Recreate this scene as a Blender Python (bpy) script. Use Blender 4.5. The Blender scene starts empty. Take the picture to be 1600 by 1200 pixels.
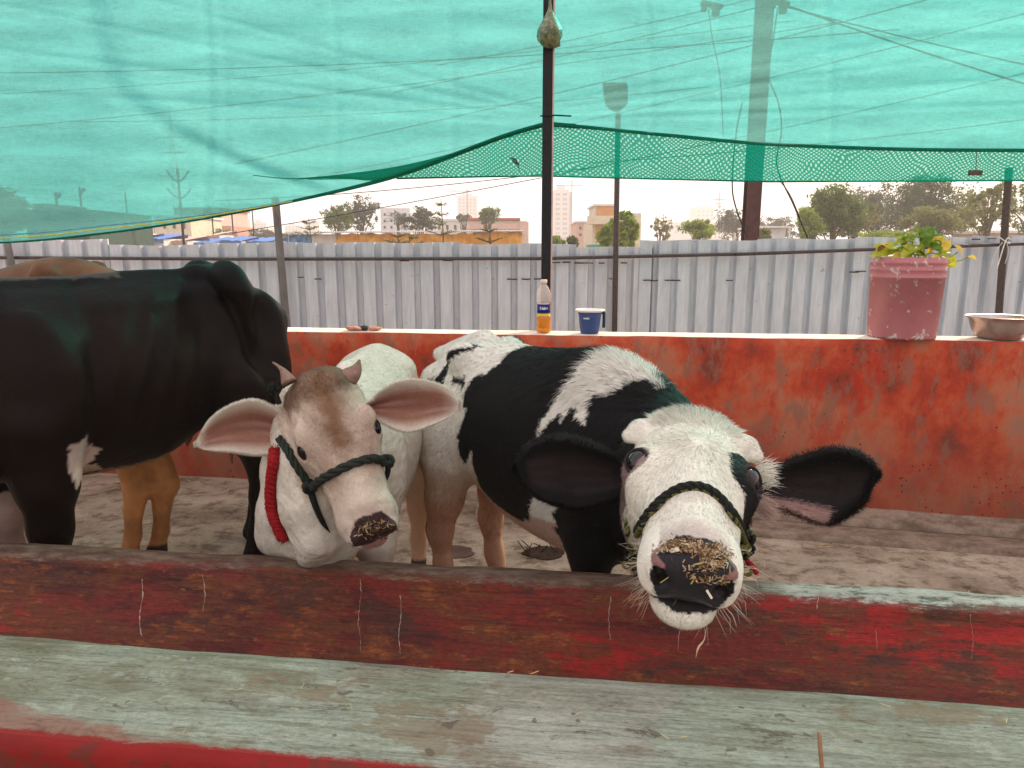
import bpy, bmesh, math, random, time
import numpy as np
from mathutils import Vector, Matrix
from mathutils.bvhtree import BVHTree
T0 = time.time()
random.seed(7)
rng = np.random.default_rng(7)
SC = bpy.context.scene
COL = SC.collection

# ------------------------------------------------------------------ camera
F, CAMH = 1080.0, 1.35                       # focal length in photo pixels (1600 wide), eye height
PITCH = math.atan((600 - 392) / F)
cam_data = bpy.data.cameras.new('camera')
cam_data.sensor_width = 36
cam_data.lens = 36 * F / 1600
cam_data.clip_start = 0.05
cam_data.clip_end = 3000
cam = bpy.data.objects.new('camera', cam_data)
COL.objects.link(cam)
cam.location = (0, 0, CAMH)
cam.rotation_euler = (math.radians(90) - PITCH, 0, 0)
SC.camera = cam

# ------------------------------------------------------------------ sky, sun, exposure
SUN_EL, SUN_AZ = math.radians(31), math.radians(40)       # azimuth from +Y towards +X
world = bpy.data.worlds.new('World')
SC.world = world
world.use_nodes = True
wn, wl = world.node_tree.nodes, world.node_tree.links
bg = wn['Background']
sky = wn.new('ShaderNodeTexSky')
sky.sky_type = 'NISHITA'
sky.sun_disc = False
sky.sun_elevation = SUN_EL
sky.sun_rotation = SUN_AZ
sky.air_density = 1.0
sky.dust_density = 5.0
mixw = wn.new('ShaderNodeMix'); mixw.data_type = 'RGBA'
mixw.inputs[0].default_value = 0.86
wl.new(sky.outputs[0], mixw.inputs[6])
mixw.inputs[7].default_value = (7.9, 7.3, 7.35, 1)        # bright, slightly pink evening haze veil
wl.new(mixw.outputs[2], bg.inputs[0])
bg.inputs[1].default_value = 0.14
sun_data = bpy.data.lights.new('sun', 'SUN')
sun_data.energy = 4.2
sun_data.angle = math.radians(5)
sun_data.color = (1.0, 0.80, 0.58)
sun = bpy.data.objects.new('sun', sun_data)
COL.objects.link(sun)
sdir = Vector((math.sin(SUN_AZ) * math.cos(SUN_EL), math.cos(SUN_AZ) * math.cos(SUN_EL), math.sin(SUN_EL)))
sun.rotation_euler = sdir.to_track_quat('Z', 'Y').to_euler()
SC.view_settings.view_transform = 'Standard'
SC.view_settings.look = 'None'
SC.view_settings.exposure = 0.36
SC.view_settings.gamma = 1
SC.view_settings.use_curve_mapping = False
SC.render.engine = 'CYCLES'
SC.cycles.use_denoising = True
SC.cycles.max_bounces = 8
SC.cycles.transparent_max_bounces = 16
SC.cycles.volume_bounces = 2
SC.cycles.caustics_reflective = False
SC.cycles.caustics_refractive = False

# ------------------------------------------------------------------ measuring helpers
CP, SP = math.cos(PITCH), math.sin(PITCH)
def ray(px, py):
    x = (px - 800) / F; u = -(py - 600) / F
    return Vector((x, CP + u * SP, -SP + u * CP))
def W(px, py, Y):
    r = ray(px, py); t = Y / r.y
    return Vector((r.x * t, Y, CAMH + r.z * t))
def GZ(px, py, z):
    r = ray(px, py); t = (z - CAMH) / r.z
    return Vector((r.x * t, r.y * t, z))

# ------------------------------------------------------------------ object helpers
def link(o, parent=None):
    COL.objects.link(o)
    if parent is not None: o.parent = parent
    return o
def mesh_obj(name, verts, faces, mats=(), parent=None, smooth=False, loc=None, rotz=0, mi=None):
    me = bpy.data.meshes.new(name)
    me.from_pydata([tuple(v) for v in verts], [], faces)
    if not isinstance(mats, (list, tuple)): mats = [mats]
    for m in mats: me.materials.append(m)
    if mi is not None: me.polygons.foreach_set('material_index', mi)
    if smooth: me.polygons.foreach_set('use_smooth', [True] * len(me.polygons))
    me.update()
    o = bpy.data.objects.new(name, me)
    if loc is not None: o.location = loc
    o.rotation_euler = (0, 0, rotz)
    return link(o, parent)
def tag(o, label=None, cat=None, group=None, kind=None):
    if label: o['label'] = label
    if cat: o['category'] = cat
    if group: o['group'] = group
    if kind: o['kind'] = kind
    return o
def empty(name, loc=(0, 0, 0), rotz=0):
    o = bpy.data.objects.new(name, None)
    o.location = loc; o.rotation_euler = (0, 0, rotz); o.empty_display_size = .1
    return link(o)
class MB:
    """collects primitive shapes into one mesh"""
    def __init__(s): s.v = []; s.f = []; s.m = []
    def add(s, v, f, m=0):
        b = len(s.v); s.v += [tuple(x) for x in v]
        s.f += [tuple(b + i for i in q) for q in f]; s.m += [m] * len(f); return s
    def box(s, c, d, rz=0, m=0, tilt=0):
        v = []
        R = Matrix.Rotation(rz, 3, 'Z') @ Matrix.Rotation(tilt, 3, 'Y')
        for z in (-.5, .5):
            for x, y in ((-.5, -.5), (.5, -.5), (.5, .5), (-.5, .5)):
                v.append(Vector(c) + R @ Vector((x * d[0], y * d[1], z * d[2])))
        return s.add(v, [(0, 3, 2, 1), (4, 5, 6, 7), (0, 1, 5, 4), (1, 2, 6, 5), (2, 3, 7, 6), (3, 0, 4, 7)], m)
    def tube(s, pts, r, n=8, m=0, cap=True, flat=None):
        pts = [Vector(p) for p in pts]
        rs = r if isinstance(r, (list, tuple)) else [r] * len(pts)
        v, f = [], []; prev = None
        for i, p in enumerate(pts):
            t = (pts[min(i + 1, len(pts) - 1)] - pts[max(i - 1, 0)]).normalized()
            if prev is None:
                a = Vector((0, 0, 1)) if abs(t.z) < .9 else Vector((1, 0, 0))
                u = t.cross(a).normalized()
            else:
                u = (prev - t * prev.dot(t)).normalized()
            w = t.cross(u); prev = u
            for k in range(n):
                a = 2 * math.pi * k / n
                v.append(p + (u * math.cos(a) + w * math.sin(a) * (flat or 1)) * rs[i])
        for i in range(len(pts) - 1):
            for k in range(n):
                k2 = (k + 1) % n
                f.append((i * n + k, i * n + k2, (i + 1) * n + k2, (i + 1) * n + k))
        if cap:
            f.append(tuple(range(n - 1, -1, -1))); f.append(tuple((len(pts) - 1) * n + k for k in range(n)))
        return s.add(v, f, m)
    def lathe(s, prof, c=(0, 0, 0), n=32, m=0, cap0=False, cap1=False):
        v, f = [], []
        for r, z in prof:
            for k in range(n):
                a = 2 * math.pi * k / n
                v.append((c[0] + r * math.cos(a), c[1] + r * math.sin(a), c[2] + z))
        for i in range(len(prof) - 1):
            for k in range(n):
                k2 = (k + 1) % n
                f.append((i * n + k, i * n + k2, (i + 1) * n + k2, (i + 1) * n + k))
        if cap0: f.append(tuple(range(n - 1, -1, -1)))
        if cap1: f.append(tuple((len(prof) - 1) * n + k for k in range(n)))
        return s.add(v, f, m)
    def build(s, name, mats, parent=None, smooth=False, loc=None, rotz=0):
        return mesh_obj(name, s.v, s.f, mats, parent, smooth, loc, rotz, s.m)
def cr(pts, n=8):
    """catmull-rom through points"""
    P = [Vector(p) for p in pts]; P = [2 * P[0] - P[1]] + P + [2 * P[-1] - P[-2]]
    out = []
    for i in range(1, len(P) - 2):
        for k in range(n):
            t = k / n
            out.append(.5 * ((2 * P[i]) + (P[i + 1] - P[i - 1]) * t + (2 * P[i - 1] - 5 * P[i] + 4 * P[i + 1] - P[i + 2]) * t * t
                             + (3 * P[i] - 3 * P[i + 1] + P[i + 2] - P[i - 1]) * t ** 3))
    out.append(P[-2]); return out

# ------------------------------------------------------------------ materials
class NT:
    def __init__(s, name):
        s.mat = bpy.data.materials.new(name); s.mat.use_nodes = True
        s.t = s.mat.node_tree; s.n = s.t.nodes; s.l = s.t.links
        s.b = s.n['Principled BSDF']; s.out = s.n['Material Output']
        s.tc = s.n.new('ShaderNodeTexCoord')
    def node(s, k, **kw):
        n = s.n.new(k)
        for a, b in kw.items(): setattr(n, a, b)
        return n
    def lk(s, a, b): s.l.new(a, b)
    def coord(s, scale=(1, 1, 1), src='Object', off=(0, 0, 0)):
        m = s.node('ShaderNodeMapping'); m.inputs['Scale'].default_value = scale; m.inputs['Location'].default_value = off
        s.lk(s.tc.outputs[src], m.inputs[0]); return m.outputs[0]
    def noise(s, scale=5, detail=6, rough=.55, st=(1, 1, 1), off=(0, 0, 0), dist=0):
        n = s.node('ShaderNodeTexNoise'); n.inputs['Scale'].default_value = scale
        n.inputs['Detail'].default_value = detail; n.inputs['Roughness'].default_value = rough
        n.inputs['Distortion'].default_value = dist
        s.lk(s.coord(st, off=off), n.inputs['Vector']); return n.outputs[0]
    def ramp(s, fac, stops, interp='LINEAR'):
        r = s.node('ShaderNodeValToRGB'); r.color_ramp.interpolation = interp
        e = r.color_ramp.elements
        while len(e) < len(stops): e.new(.5)
        for i, (p, c) in enumerate(stops):
            e[i].position = p
            e[i].color = (*c, 1) if isinstance(c, (tuple, list)) else (c, c, c, 1)
        s.lk(fac, r.inputs[0]); return r.outputs[0]
    def mix(s, a, b, fac, mode='MIX'):
        m = s.node('ShaderNodeMix', data_type='RGBA', blend_type=mode)
        for v, i in ((fac, 0), (a, 6), (b, 7)):
            if isinstance(v, (int, float)): m.inputs[i].default_value = v if i == 0 else (v, v, v, 1)
            elif isinstance(v, tuple): m.inputs[i].default_value = (*v, 1)
            else: s.lk(v, m.inputs[i])
        return m.outputs[2]
    def math(s, op, a, b=0.0, clamp=False):
        m = s.node('ShaderNodeMath', operation=op); m.use_clamp = clamp
        for v, i in ((a, 0), (b, 1)):
            if isinstance(v, (int, float)): m.inputs[i].default_value = v
            else: s.lk(v, m.inputs[i])
        return m.outputs[0]
    def xyz(s, src='Object'):
        x = s.node('ShaderNodeSeparateXYZ'); s.lk(s.tc.outputs[src], x.inputs[0]); return x.outputs
    def attr(s, name):
        a = s.node('ShaderNodeAttribute', attribute_name=name); return a.outputs
    def bump(s, h, strength=.3, dist=.01, prev=None):
        b = s.node('ShaderNodeBump'); b.inputs['Strength'].default_value = strength; b.inputs['Distance'].default_value = dist
        s.lk(h, b.inputs['Height'])
        if prev is not None: s.lk(prev, b.inputs['Normal'])
        return b.outputs[0]
    def fin(s, col=None, rough=None, normal=None, spec=None, **kw):
        I = s.b.inputs
        def put(k, v):
            if v is None: return
            if isinstance(v, (int, float)): I[k].default_value = v
            elif isinstance(v, tuple): I[k].default_value = (*v, 1) if len(v) == 3 else v
            else: s.lk(v, I[k])
        put('Base Color', col); put('Roughness', rough); put('Normal', normal); put('Specular IOR Level', spec)
        for k, v in kw.items(): put(k.replace('_', ' '), v)
        return s.mat
def simple(name, c, rough=.6, var=.25, scale=30, metal=0, bump=.15, spec=.18, st=(1, 1, 1), bdist=.003):
    """one colour with grain and wear"""
    n = NT(name); a = n.noise(scale, 5, .6, st)
    d = tuple(x * (1 - var) for x in c); l = tuple(min(1, x * (1 + var)) for x in c)
    col = n.ramp(a, [(.3, d), (.7, l)])
    return n.fin(col, rough, n.bump(a, bump, bdist), spec, Metallic=metal)
# ================================================================== yard: ground, wall, trough
ANG = -math.atan(.115)                      # the trough and the wall run a little towards the camera on the right
UX = Vector((math.cos(ANG), math.sin(ANG), 0)); VN = Vector((-math.sin(ANG), math.cos(ANG), 0))
def L(s, v, z=0): return UX * s + VN * v + Vector((0, 0, z))
def fbm(x, y, seed=0, oct=4):
    r = 0; a = 1
    for o in range(oct):
        r += a * (math.sin(x * 1.7 * 2 ** o + seed * 1.3 + o * 2.1 + 1.9 * math.sin(y * 1.3 * 2 ** o + seed)) * .5
                  + math.sin(y * 2.3 * 2 ** o - x * .9 * 2 ** o + seed * 2.7 + o) * .5)
        a *= .5
    return r / 2

def FZ(s): return -.036 * min(max(s + 2.0, 0), 5)
# ---- floor of the pen
m = NT('pen_floor')
n1 = m.noise(1.6, 8, .62, (1, 1.5, 1)); n2 = m.noise(9, 7, .7, (1, 1.3, 1)); n3 = m.noise(60, 4, .7)
c = m.ramp(n1, [(.32, (.21, .155, .11)), (.48, (.38, .30, .225)), (.64, (.52, .43, .34))])
c = m.mix(c, m.ramp(n2, [(.38, (.42, .36, .31)), (.50, (1, 1, 1)), (.66, (1.15, 1.12, 1.08))]), .85, 'MULTIPLY')
c = m.mix(c, m.ramp(n3, [(.40, .72), (.6, 1.0)]), .6, 'MULTIPLY')
M_floor = m.fin(c, .85, m.bump(n3, .4, .004, m.bump(n2, .5, .015)), .12)
N = 90
vs, fs = [], []
xs = np.linspace(-9, 9, N); ys = np.linspace(-6, 3.95, 60)
for y in ys:
    for x in xs:
        vs.append(L(x, y, FZ(x) + .006 * fbm(x * 2, y * 2, 3)))
for j in range(59):
    for i in range(N - 1):
        fs.append((j * N + i, j * N + i + 1, (j + 1) * N + i + 1, (j + 1) * N + i))
o = mesh_obj('floor', vs, fs, M_floor, smooth=True)
tag(o, 'uneven sandy concrete floor of the cattle pen', kind='structure')
# ---- dirt beyond
m = NT('dirt')
c = m.ramp(m.noise(.3, 8, .6), [(.3, (.22, .17, .12)), (.55, (.35, .28, .2)), (.7, (.16, .2, .08))])
M_dirt = m.fin(c, .95)
o = mesh_obj('ground', [(-1500, -300, -.3), (1500, -300, -.3), (1500, 1600, -.3), (-1500, 1600, -.3)], [(0, 1, 2, 3)], M_dirt)
tag(o, 'dusty ground stretching past the fence', kind='structure')

# ---- parapet wall
def noise_strip(name, prof, s0, s1, ns, mats, parent, amp=.004, seed=1, mi=None, segmi=None, wob=0, vwob=None, zf=None):
    """a profile of (v,z) points pulled along the wall axis with slightly uneven surface"""
    vs, fs, mm = [], [], []
    ss = np.linspace(s0, s1, ns)
    P = len(prof)
    for s in ss:
        for j, (v, z) in enumerate(prof):
            d = amp * fbm(s * 3, j * .9 + z * 6, seed) + wob * math.sin(s * 1.3 + seed)
            e = amp * fbm(s * 5 + 9, j * 1.3, seed + 5)
            if vwob and j in vwob: d += vwob[j] * fbm(s * 2.2, 1.5, seed + 7, 5)
            vs.append(L(s, v + d, z + e + (zf(s) if zf else 0)))
    for i in range(ns - 1):
        for j in range(P - 1):
            a = i * P + j
            fs.append((a, a + P, a + P + 1, a + 1)); mm.append(segmi[j] if segmi else 0)
    return mesh_obj(name, vs, fs, mats, parent, True, mi=mm)
m = NT('red_wall')
n1 = m.noise(3.2, 8, .66, (1, 1, .8)); n2 = m.noise(9, 7, .72, (1, 1, .45), (3, 1, 4)); n3 = m.noise(55, 4, .6); n4 = m.noise(24, 3, .5, off=(5, 5, 5))
c = m.ramp(n1, [(.36, (.22, .045, .028)), (.45, (.45, .052, .021)), (.52, (.52, .095, .040)), (.60, (.47, .15, .080)), (.70, (.34, .17, .115))])
c = m.mix(c, (.26, .125, .085), m.ramp(n2, [(.52, 0.0), (.58, .7)]))
c = m.mix(c, (.46, .035, .014), m.ramp(m.noise(6, 6, .7, (1, 1, .6), (9, 9, 2)), [(.55, 0.0), (.66, .8)]))
zz = m.xyz()[2]
low = m.ramp(zz, [(.05, 1.0), (.55, 0.0)])
c = m.mix(c, (.20, .085, .055), m.math('MULTIPLY', low, .5))
# pits and holes, more of them low down
vor = m.node('ShaderNodeTexVoronoi'); vor.inputs['Scale'].default_value = 30; vor.inputs['Randomness'].default_value = 1
m.lk(m.coord((1, 1, .9)), vor.inputs['Vector'])
pit = m.math('MULTIPLY', m.ramp(vor.outputs[0], [(.10, 1.0), (.19, 0.0)]), m.ramp(m.math('ADD', m.noise(4, 3, .6, off=(2, 0, 7)), m.math('MULTIPLY', low, .13)), [(.55, 0.0), (.62, 1.0)]))
c = m.mix(c, (.07, .035, .025), pit)
stre = m.ramp(m.noise(7, 5, .6, (3.5, 3.5, .12), (1, 7, 2)), [(.62, 0.0), (.72, .5)])
c = m.mix(c, (.16, .06, .04), stre)
M_red = m.fin(c, .62, m.bump(pit, -.8, .01, m.bump(n3, .35, .004, m.bump(n2, .45, .012))), .16)
m = NT('wall_cap')
a = m.noise(12, 6, .65)
M_cap = m.fin(m.ramp(a, [(.3, (.66, .52, .42)), (.6, (.85, .74, .64))]), .8, m.bump(a, .3, .006))
m = NT('skirting_concrete')
a = m.noise(8, 8, .7, (1, 2, 1)); b = m.noise(70, 5, .7)
M_skirt = m.fin(m.mix(m.ramp(a, [(.35, (.15, .095, .065)), (.6, (.33, .25, .19))]), m.ramp(b, [(.4, .75), (.6, 1.)]), .6, 'MULTIPLY'), .85, m.bump(b, .4, .005), .25)
WV, WH = 3.78, .895
wall = tag(empty('parapet_wall', L(0, WV, 0)), 'long low wall in worn red paint with a pale flat top', 'wall')
def atw(o): o.matrix_parent_inverse = wall.matrix_world.inverted(); return o
bpy.context.view_layer.update()
zs = [-.3, -.15, 0] + list(np.linspace(.1, WH - .008, 12))
prof = [(WV, z) for z in zs] + [(WV + .006, WH)]
atw(noise_strip('painted_face', prof, -8, 8, 220, [M_red], wall, .005, 1))
atw(noise_strip('coping', [(WV + .005, WH - .001), (WV + .03, WH + .004), (WV + .15, WH + .004), (WV + .19, WH + .002), (WV + .2, WH - .01), (WV + .2, -.3)], -8, 8, 160, [M_cap], wall, .003, 4))
# sloped skirting and shallow step at its foot
atw(noise_strip('skirting', [(WV + .01, .10), (WV - .012, .09), (WV - .075, .06), (WV - .10, .048), (WV - .105, .0)], -.9, 8, 200, [M_skirt], wall, .005, 2, zf=FZ))
atw(noise_strip('kerb_step', [(WV - .122, -.01), (WV - .125, .034), (WV - .16, .037), (WV - .24, .036), (WV - .28, .032), (WV - .295, .020), (WV - .30, -.01)], -.6, 8, 150, [M_skirt], wall, .005, 6, zf=FZ))
M_paint = simple('white_drip', (.52, .45, .38), .7, .35, 90)
def drip(px, py0, py1, w, face, zref=None):
    """a run of pale paint lying on a vertical face"""
    mb = MB(); pts = []
    n = max(5, int((py1 - py0) / 3.5))
    for i in range(n + 1):
        p = face(px + random.uniform(-.9, .9) + 2 * math.sin(py0 + i * .25), py0 + (py1 - py0) * i / n)
        pts.append(p)
    rs = [max(.0004, w * .8 * (0.15 + 1.3 * random.random() ** 1.6) * (1 - .4 * i / n)) for i in range(n + 1)]
    mb.tube(pts, rs, 6, flat=.35)
    return mb
def on_wall(px, py):
    r = ray(px, py)
    t = (WV + 0.0) / (r.x * VN.x + r.y * VN.y)
    return Vector((r.x * t, r.y * t, CAMH + r.z * t)) - VN * .003
for q in ((581, 521, 537, .0016), (634, 527, 582, .0010), (650, 530, 557, .002), (1076, 556, 574, .0014), (1167, 560, 584, .0016), (1210, 625, 640, .001), (1395, 540, 552, .0012)):
    atw(drip(*q, on_wall).build('paint_drip', M_paint, wall, True))

# ---- feeding trough
m = NT('trough_paint')
n1 = m.noise(1.7, 10, .68, (.7, 2.6, 2.6), (4, 0, 1)); n2 = m.noise(6, 10, .78, (.7, 2, 2), (3, 3, 3)); n3 = m.noise(24, 9, .78, (.5, 1.6, 1.6)); n4 = m.noise(3.4, 9, .72, (.8, 2, 2), (8, 1, 1)); n5 = m.noise(95, 8, .8, (.6, 1.3, 1.3))
br = m.noise(70, 6, .7, (.10, 2.2, 2.2), (0, 2, 5))
c = m.ramp(n1, [(.38, (.055, .012, .010)), (.455, (.12, .014, .009)), (.47, (.19, .018, .010)), (.575, (.21, .022, .011)), (.59, (.33, .013, .009)), (.68, (.42, .014, .010))])
c = m.mix(c, (.15, .040, .014), m.ramp(n2, [(.485, 0.), (.515, .85)]))
c = m.mix(c, (.31, .085, .022), m.ramp(m.math('ADD', m.math('MULTIPLY', n3, .6), m.math('MULTIPLY', n2, .4)), [(.545, 0.), (.57, .8)]))
c = m.mix(c, (.075, .026, .017), m.ramp(n4, [(.55, 0.), (.585, .8)]))
c = m.mix(c, m.ramp(n5, [(.36, .45), (.5, 1.0), (.64, 1.5)]), .6, 'MULTIPLY')
c = m.mix(c, m.ramp(br, [(.38, .6), (.5, 1.0), (.62, 1.3)]), .6, 'MULTIPLY')
c = m.mix(c, (.40, .22, .13), m.ramp(m.math('ADD', m.math('MULTIPLY', n5, .5), m.math('MULTIPLY', n3, .5)), [(.60, 0.), (.62, .7)]))
zz = m.xyz()[2]; xx = m.xyz()[0]
hgt = m.math('ADD', zz, m.math('MULTIPLY', m.math('SUBTRACT', n3, .5), .075))
top = m.math('MULTIPLY', m.ramp(hgt, [(.432, 0.), (.444, 1.)]), .9)
c = m.mix(c, m.ramp(n3, [(.38, (.060, .034, .024)), (.50, (.13, .090, .065)), (.62, (.23, .165, .12))]), top)
pale = m.math('MULTIPLY', m.ramp(m.math('ADD', xx, m.math('MULTIPLY', n2, .4)), [(.66, 0.), (.74, 1.)]), m.ramp(hgt, [(.436, 0.), (.444, 1.)]))  # bright highlight painted into the colour along the rim's right part
c = m.mix(c, m.ramp(n3, [(.40, (.10, .075, .06)), (.47, (.36, .33, .28)), (.6, (.56, .53, .47))]), pale)
M_trough = m.fin(c, m.ramp(n2, [(.35, .26), (.65, .50)]), m.bump(n5, .5, .003, m.bump(br, .6, .004, m.bump(n3, .8, .008, m.bump(n2, .5, .012)))), .32)
m = NT('ledge_cement')
n1 = m.noise(2.2, 9, .64, (.8, 1.8, 1)); n2 = m.noise(8, 10, .74, (.6, 1.8, 1), (4, 2, 0)); n3 = m.noise(34, 8, .72, (.12, 2.6, 1), dist=.5); n4 = m.noise(3.2, 9, .7, (1, 1.5, 1), (7, 3, 0)); n5 = m.noise(130, 8, .8, (.6, 1.3, 1)); n6 = m.noise(15, 10, .8, (.6, 1.6, 1), (1, 9, 0), dist=.5)
c = m.ramp(n1, [(.36, (.20, .18, .125)), (.47, (.27, .27, .205)), (.55, (.335, .345, .28)), (.66, (.40, .425, .355))])
c = m.mix(c, (.20, .165, .115), m.ramp(n2, [(.52, 0.), (.60, .6)]))
c = m.mix(c, (.45, .455, .385), m.ramp(n6, [(.54, 0.), (.60, .55)]))
c = m.mix(c, (.13, .105, .075), m.ramp(n6, [(.385, .8), (.43, 0.)]))
c = m.mix(c, m.ramp(n3, [(.40, .66), (.47, .95), (.55, 1.05), (.66, 1.2)]), .75, 'MULTIPLY')
c = m.mix(c, m.ramp(n5, [(.36, .6), (.5, 1.0), (.64, 1.3)]), .65, 'MULTIPLY')
c = m.mix(c, (.24, .165, .10), m.ramp(n4, [(.585, 0.), (.61, .6)]))
# hairline scratches left by the float
c = m.mix(c, (.09, .08, .06), m.ramp(m.math('ABSOLUTE', m.math('SUBTRACT', m.noise(26, 6, .6, (.10, 2.4, 1), (5, 5, 0), dist=.8), .5)), [(.0025, .75), (.007, 0.)]))
yy = m.xyz()[1]; xx = m.xyz()[0]
wear = m.math('ADD', m.math('ADD', yy, m.math('MULTIPLY', xx, .16)), m.math('MULTIPLY', n2, -.16))
c = m.mix(c, m.ramp(n6, [(.4, (.22, .10, .075)), (.5, (.33, .15, .115)), (.6, (.28, .21, .165))]), m.math('MULTIPLY', m.ramp(wear, [(.700, 1.), (.715, 0.)]), .8))
spot = m.node('ShaderNodeTexVoronoi'); spot.inputs['Scale'].default_value = 11
sv = m.node('ShaderNodeVectorMath', operation='ADD'); m.lk(m.coord((.8, 1.3, 1), off=(2, 5, 0)), sv.inputs[0]); nz_ = m.node('ShaderNodeTexNoise'); nz_.inputs['Scale'].default_value = 12; m.lk(m.coord(), nz_.inputs[0]); nsc = m.node('ShaderNodeVectorMath', operation='SCALE'); nsc.inputs['Scale'].default_value = .35; m.lk(nz_.outputs['Color'], nsc.inputs[0]); m.lk(nsc.outputs[0], sv.inputs[1])
m.lk(sv.outputs[0], spot.inputs['Vector'])
c = m.mix(c, (.13, .105, .08), m.math('MULTIPLY', m.ramp(spot.outputs[0], [(.16, 1.), (.185, 0.)]), m.ramp(n4, [(.50, 0.), (.53, .75)])))
ef = m.ramp(m.math('ADD', yy, m.math('MULTIPLY', m.math('SUBTRACT', n6, .5), .05)), [(.880, 1.), (.884, 0.)])
c = m.mix(c, (.30, .02, .018), m.math('MULTIPLY', ef, .9))
M_ledge = m.fin(c, .78, m.bump(n5, .6, .003, m.bump(n3, .9, .005, m.bump(n6, .5, .006, m.bump(n2, .35, .008)))), .14)
m = NT('ledge_front_red')
n1 = m.noise(5, 7, .7, (.8, 1, 1.5)); n3 = m.noise(40, 4, .6)
n2 = m.noise(14, 9, .75, (1, 1, 1))
c = m.ramp(n1, [(.35, (.17, .010, .010)), (.5, (.23, .009, .008)), (.7, (.28, .012, .010))])
c = m.mix(c, (.10, .03, .02), m.ramp(n2, [(.53, 0.), (.57, .7)]))
M_lred = m.fin(c, .5, m.bump(n3, .4, .004, m.bump(n2, .5, .006)), .2)
trough = tag(empty('feeding_trough', (0, 0, 0)), 'long concrete feeding trough with red painted basin and grey green front ledge', 'trough')
LZ = .60
V0, V1 = .862, 1.137
prof = [(V0 + .005, -.3)] + [(V0 + .002, z) for z in (.15, .3, .42, .5, .55)] + [(V0, .575), (V0 + .004, .588), (V0 + .014, .597), (V0 + .03, LZ)] \
    + [(V0 + .03 + (V1 - V0 - .055) * t, LZ + .002 * math.sin(t * 3)) for t in (.15, .3, .45, .6, .75, .9, 1)] \
    + [(V1 - .008, LZ - .004), (V1, LZ - .014), (V1 + .004, LZ - .03), (V1 + .01, .4), (V1 + .03, .25)]
seg = [1] * 8 + [0] * 20
def lm(o): o.rotation_euler = (0, 0, ANG); return o
def strip_local(name, prof, s0, s1, ns, mats, parent, **k):
    global L
    L0 = L
    L = lambda s, v, z=0: Vector((s, v, z))
    o = noise_strip(name, prof, s0, s1, ns, mats, parent, **k)
    L = L0
    return lm(o)
strip_local('front_ledge', prof, -4.2, 4.2, 420, [M_ledge, M_lred], trough, amp=.0045, seed=3, segmi=seg, vwob={i: .010 for i in range(len(prof) - 7, len(prof) - 1)})
# basin: from the back of the ledge down, round, and up to the rounded rim
R = []
for t in np.linspace(0, 1, 7): R.append((1.15 + .12 * t, .26 - .14 * math.sin(t * math.pi / 2)))
for t in np.linspace(0, 1, 8)[1:]: R.append((1.27 + .38 * t, .12 + .16 * t ** 2.2))
R += [(1.70, .325), (1.732, .365), (1.755, .40)]
for a in np.linspace(165, 0, 10): R.append((1.826 + .062 * math.cos(math.radians(a)), .402 + .048 * math.sin(math.radians(a))))
R += [(1.893, .36), (1.90, .2), (1.91, -.3)]
basin = strip_local('basin', R, -4.2, 4.2, 420, [M_trough], trough, amp=.0075, seed=8)
_bt = {}
def surf(o):
    if o.name not in _bt:
        me = o.data; R_ = Matrix.Rotation(o.rotation_euler.z, 4, 'Z'); _bt[o.name] = BVHTree.FromPolygons([R_ @ v.co for v in me.vertices], [p.vertices[:] for p in me.polygons])
    return _bt[o.name]
def snap(o, px, py, off):
    h = surf(o).ray_cast(Vector((0, 0, CAMH)), ray(px, py).normalized())
    if h[0] is None: return None
    n = h[1] if h[1].dot(ray(px, py)) < 0 else -h[1]
    return h[0] + n * off
def on_rim(px, py):
    q = snap(basin, px, py, .0008)
    if q is not None: return q
    # the curved inner face of the far side
    r = ray(px, py); best = None
    for (va, za), (vb, zb) in zip(R[12:-4], R[13:-3]):
        for k in range(4):
            v = va + (vb - va) * k / 4; z = za + (zb - za) * k / 4
            t = v / (r.x * VN.x + r.y * VN.y)
            e = abs(CAMH + r.z * t - z)
            if best is None or e < best[0]: best = (e, Vector((r.x * t, r.y * t, z)))
    return best[1] - VN * .010 + Vector((0, 0, .004))
for q in ((221, 905, 993, .0022), (318, 898, 955, .0011), (562, 905, 1018, .0030), (625, 930, 1022, .0014), (953, 932, 1000, .0012), (1278, 926, 952, .0034), (1518, 960, 1030, .0014), (1370, 985, 1014, .0012)):
    drip(*q, on_rim).build('paint_drip', M_paint, trough, True)
# ================================================================== sheet fence
M_sheet = []
for i, (a, b) in enumerate((((.52, .53, .61), (.64, .65, .74)), ((.55, .555, .63), (.67, .675, .75)), ((.50, .54, .62), (.64, .68, .76)), ((.62, .57, .52), (.74, .72, .68)))):
    n = NT('fence_sheet_%d' % i)
    s1 = n.noise(2.5, 8, .65, (3, 1, .5), (i, 0, 0)); s2 = n.noise(30, 4, .6, (1, 1, .15))
    c = n.ramp(s1, [(.3, a), (.7, b)])
    c = n.mix(c, n.ramp(s2, [(.35, .86), (.65, 1.05)]), .8, 'MULTIPLY')
    rs = n.noise(9, 6, .75, (1, 1, 1.6), (3 + i, 2, 5))
    c = n.mix(c, (.26, .12, .07), n.ramp(rs, [(.64, 0.), (.68, .8)]))
    M_sheet.append(n.fin(c, .55, n.bump(s2, .1, .002), .4, Metallic=.15))
M_rust = simple('rusty_steel', (.085, .06, .055), .7, .35, 40)
M_dark = simple('dark_steel', (.012, .012, .014), .5, .3, 40)
M_maroon = simple('maroon_steel', (.085, .035, .035), .6, .25, 6)
M_greypole = simple('weathered_pole', (.16, .14, .14), .7, .4, 12, st=(1, 1, .3))
FY = 7.4
fence = tag(empty('sheet_fence', (0, FY, 0)), 'pale grey corrugated metal sheet fence behind the low wall', 'fence')
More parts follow.
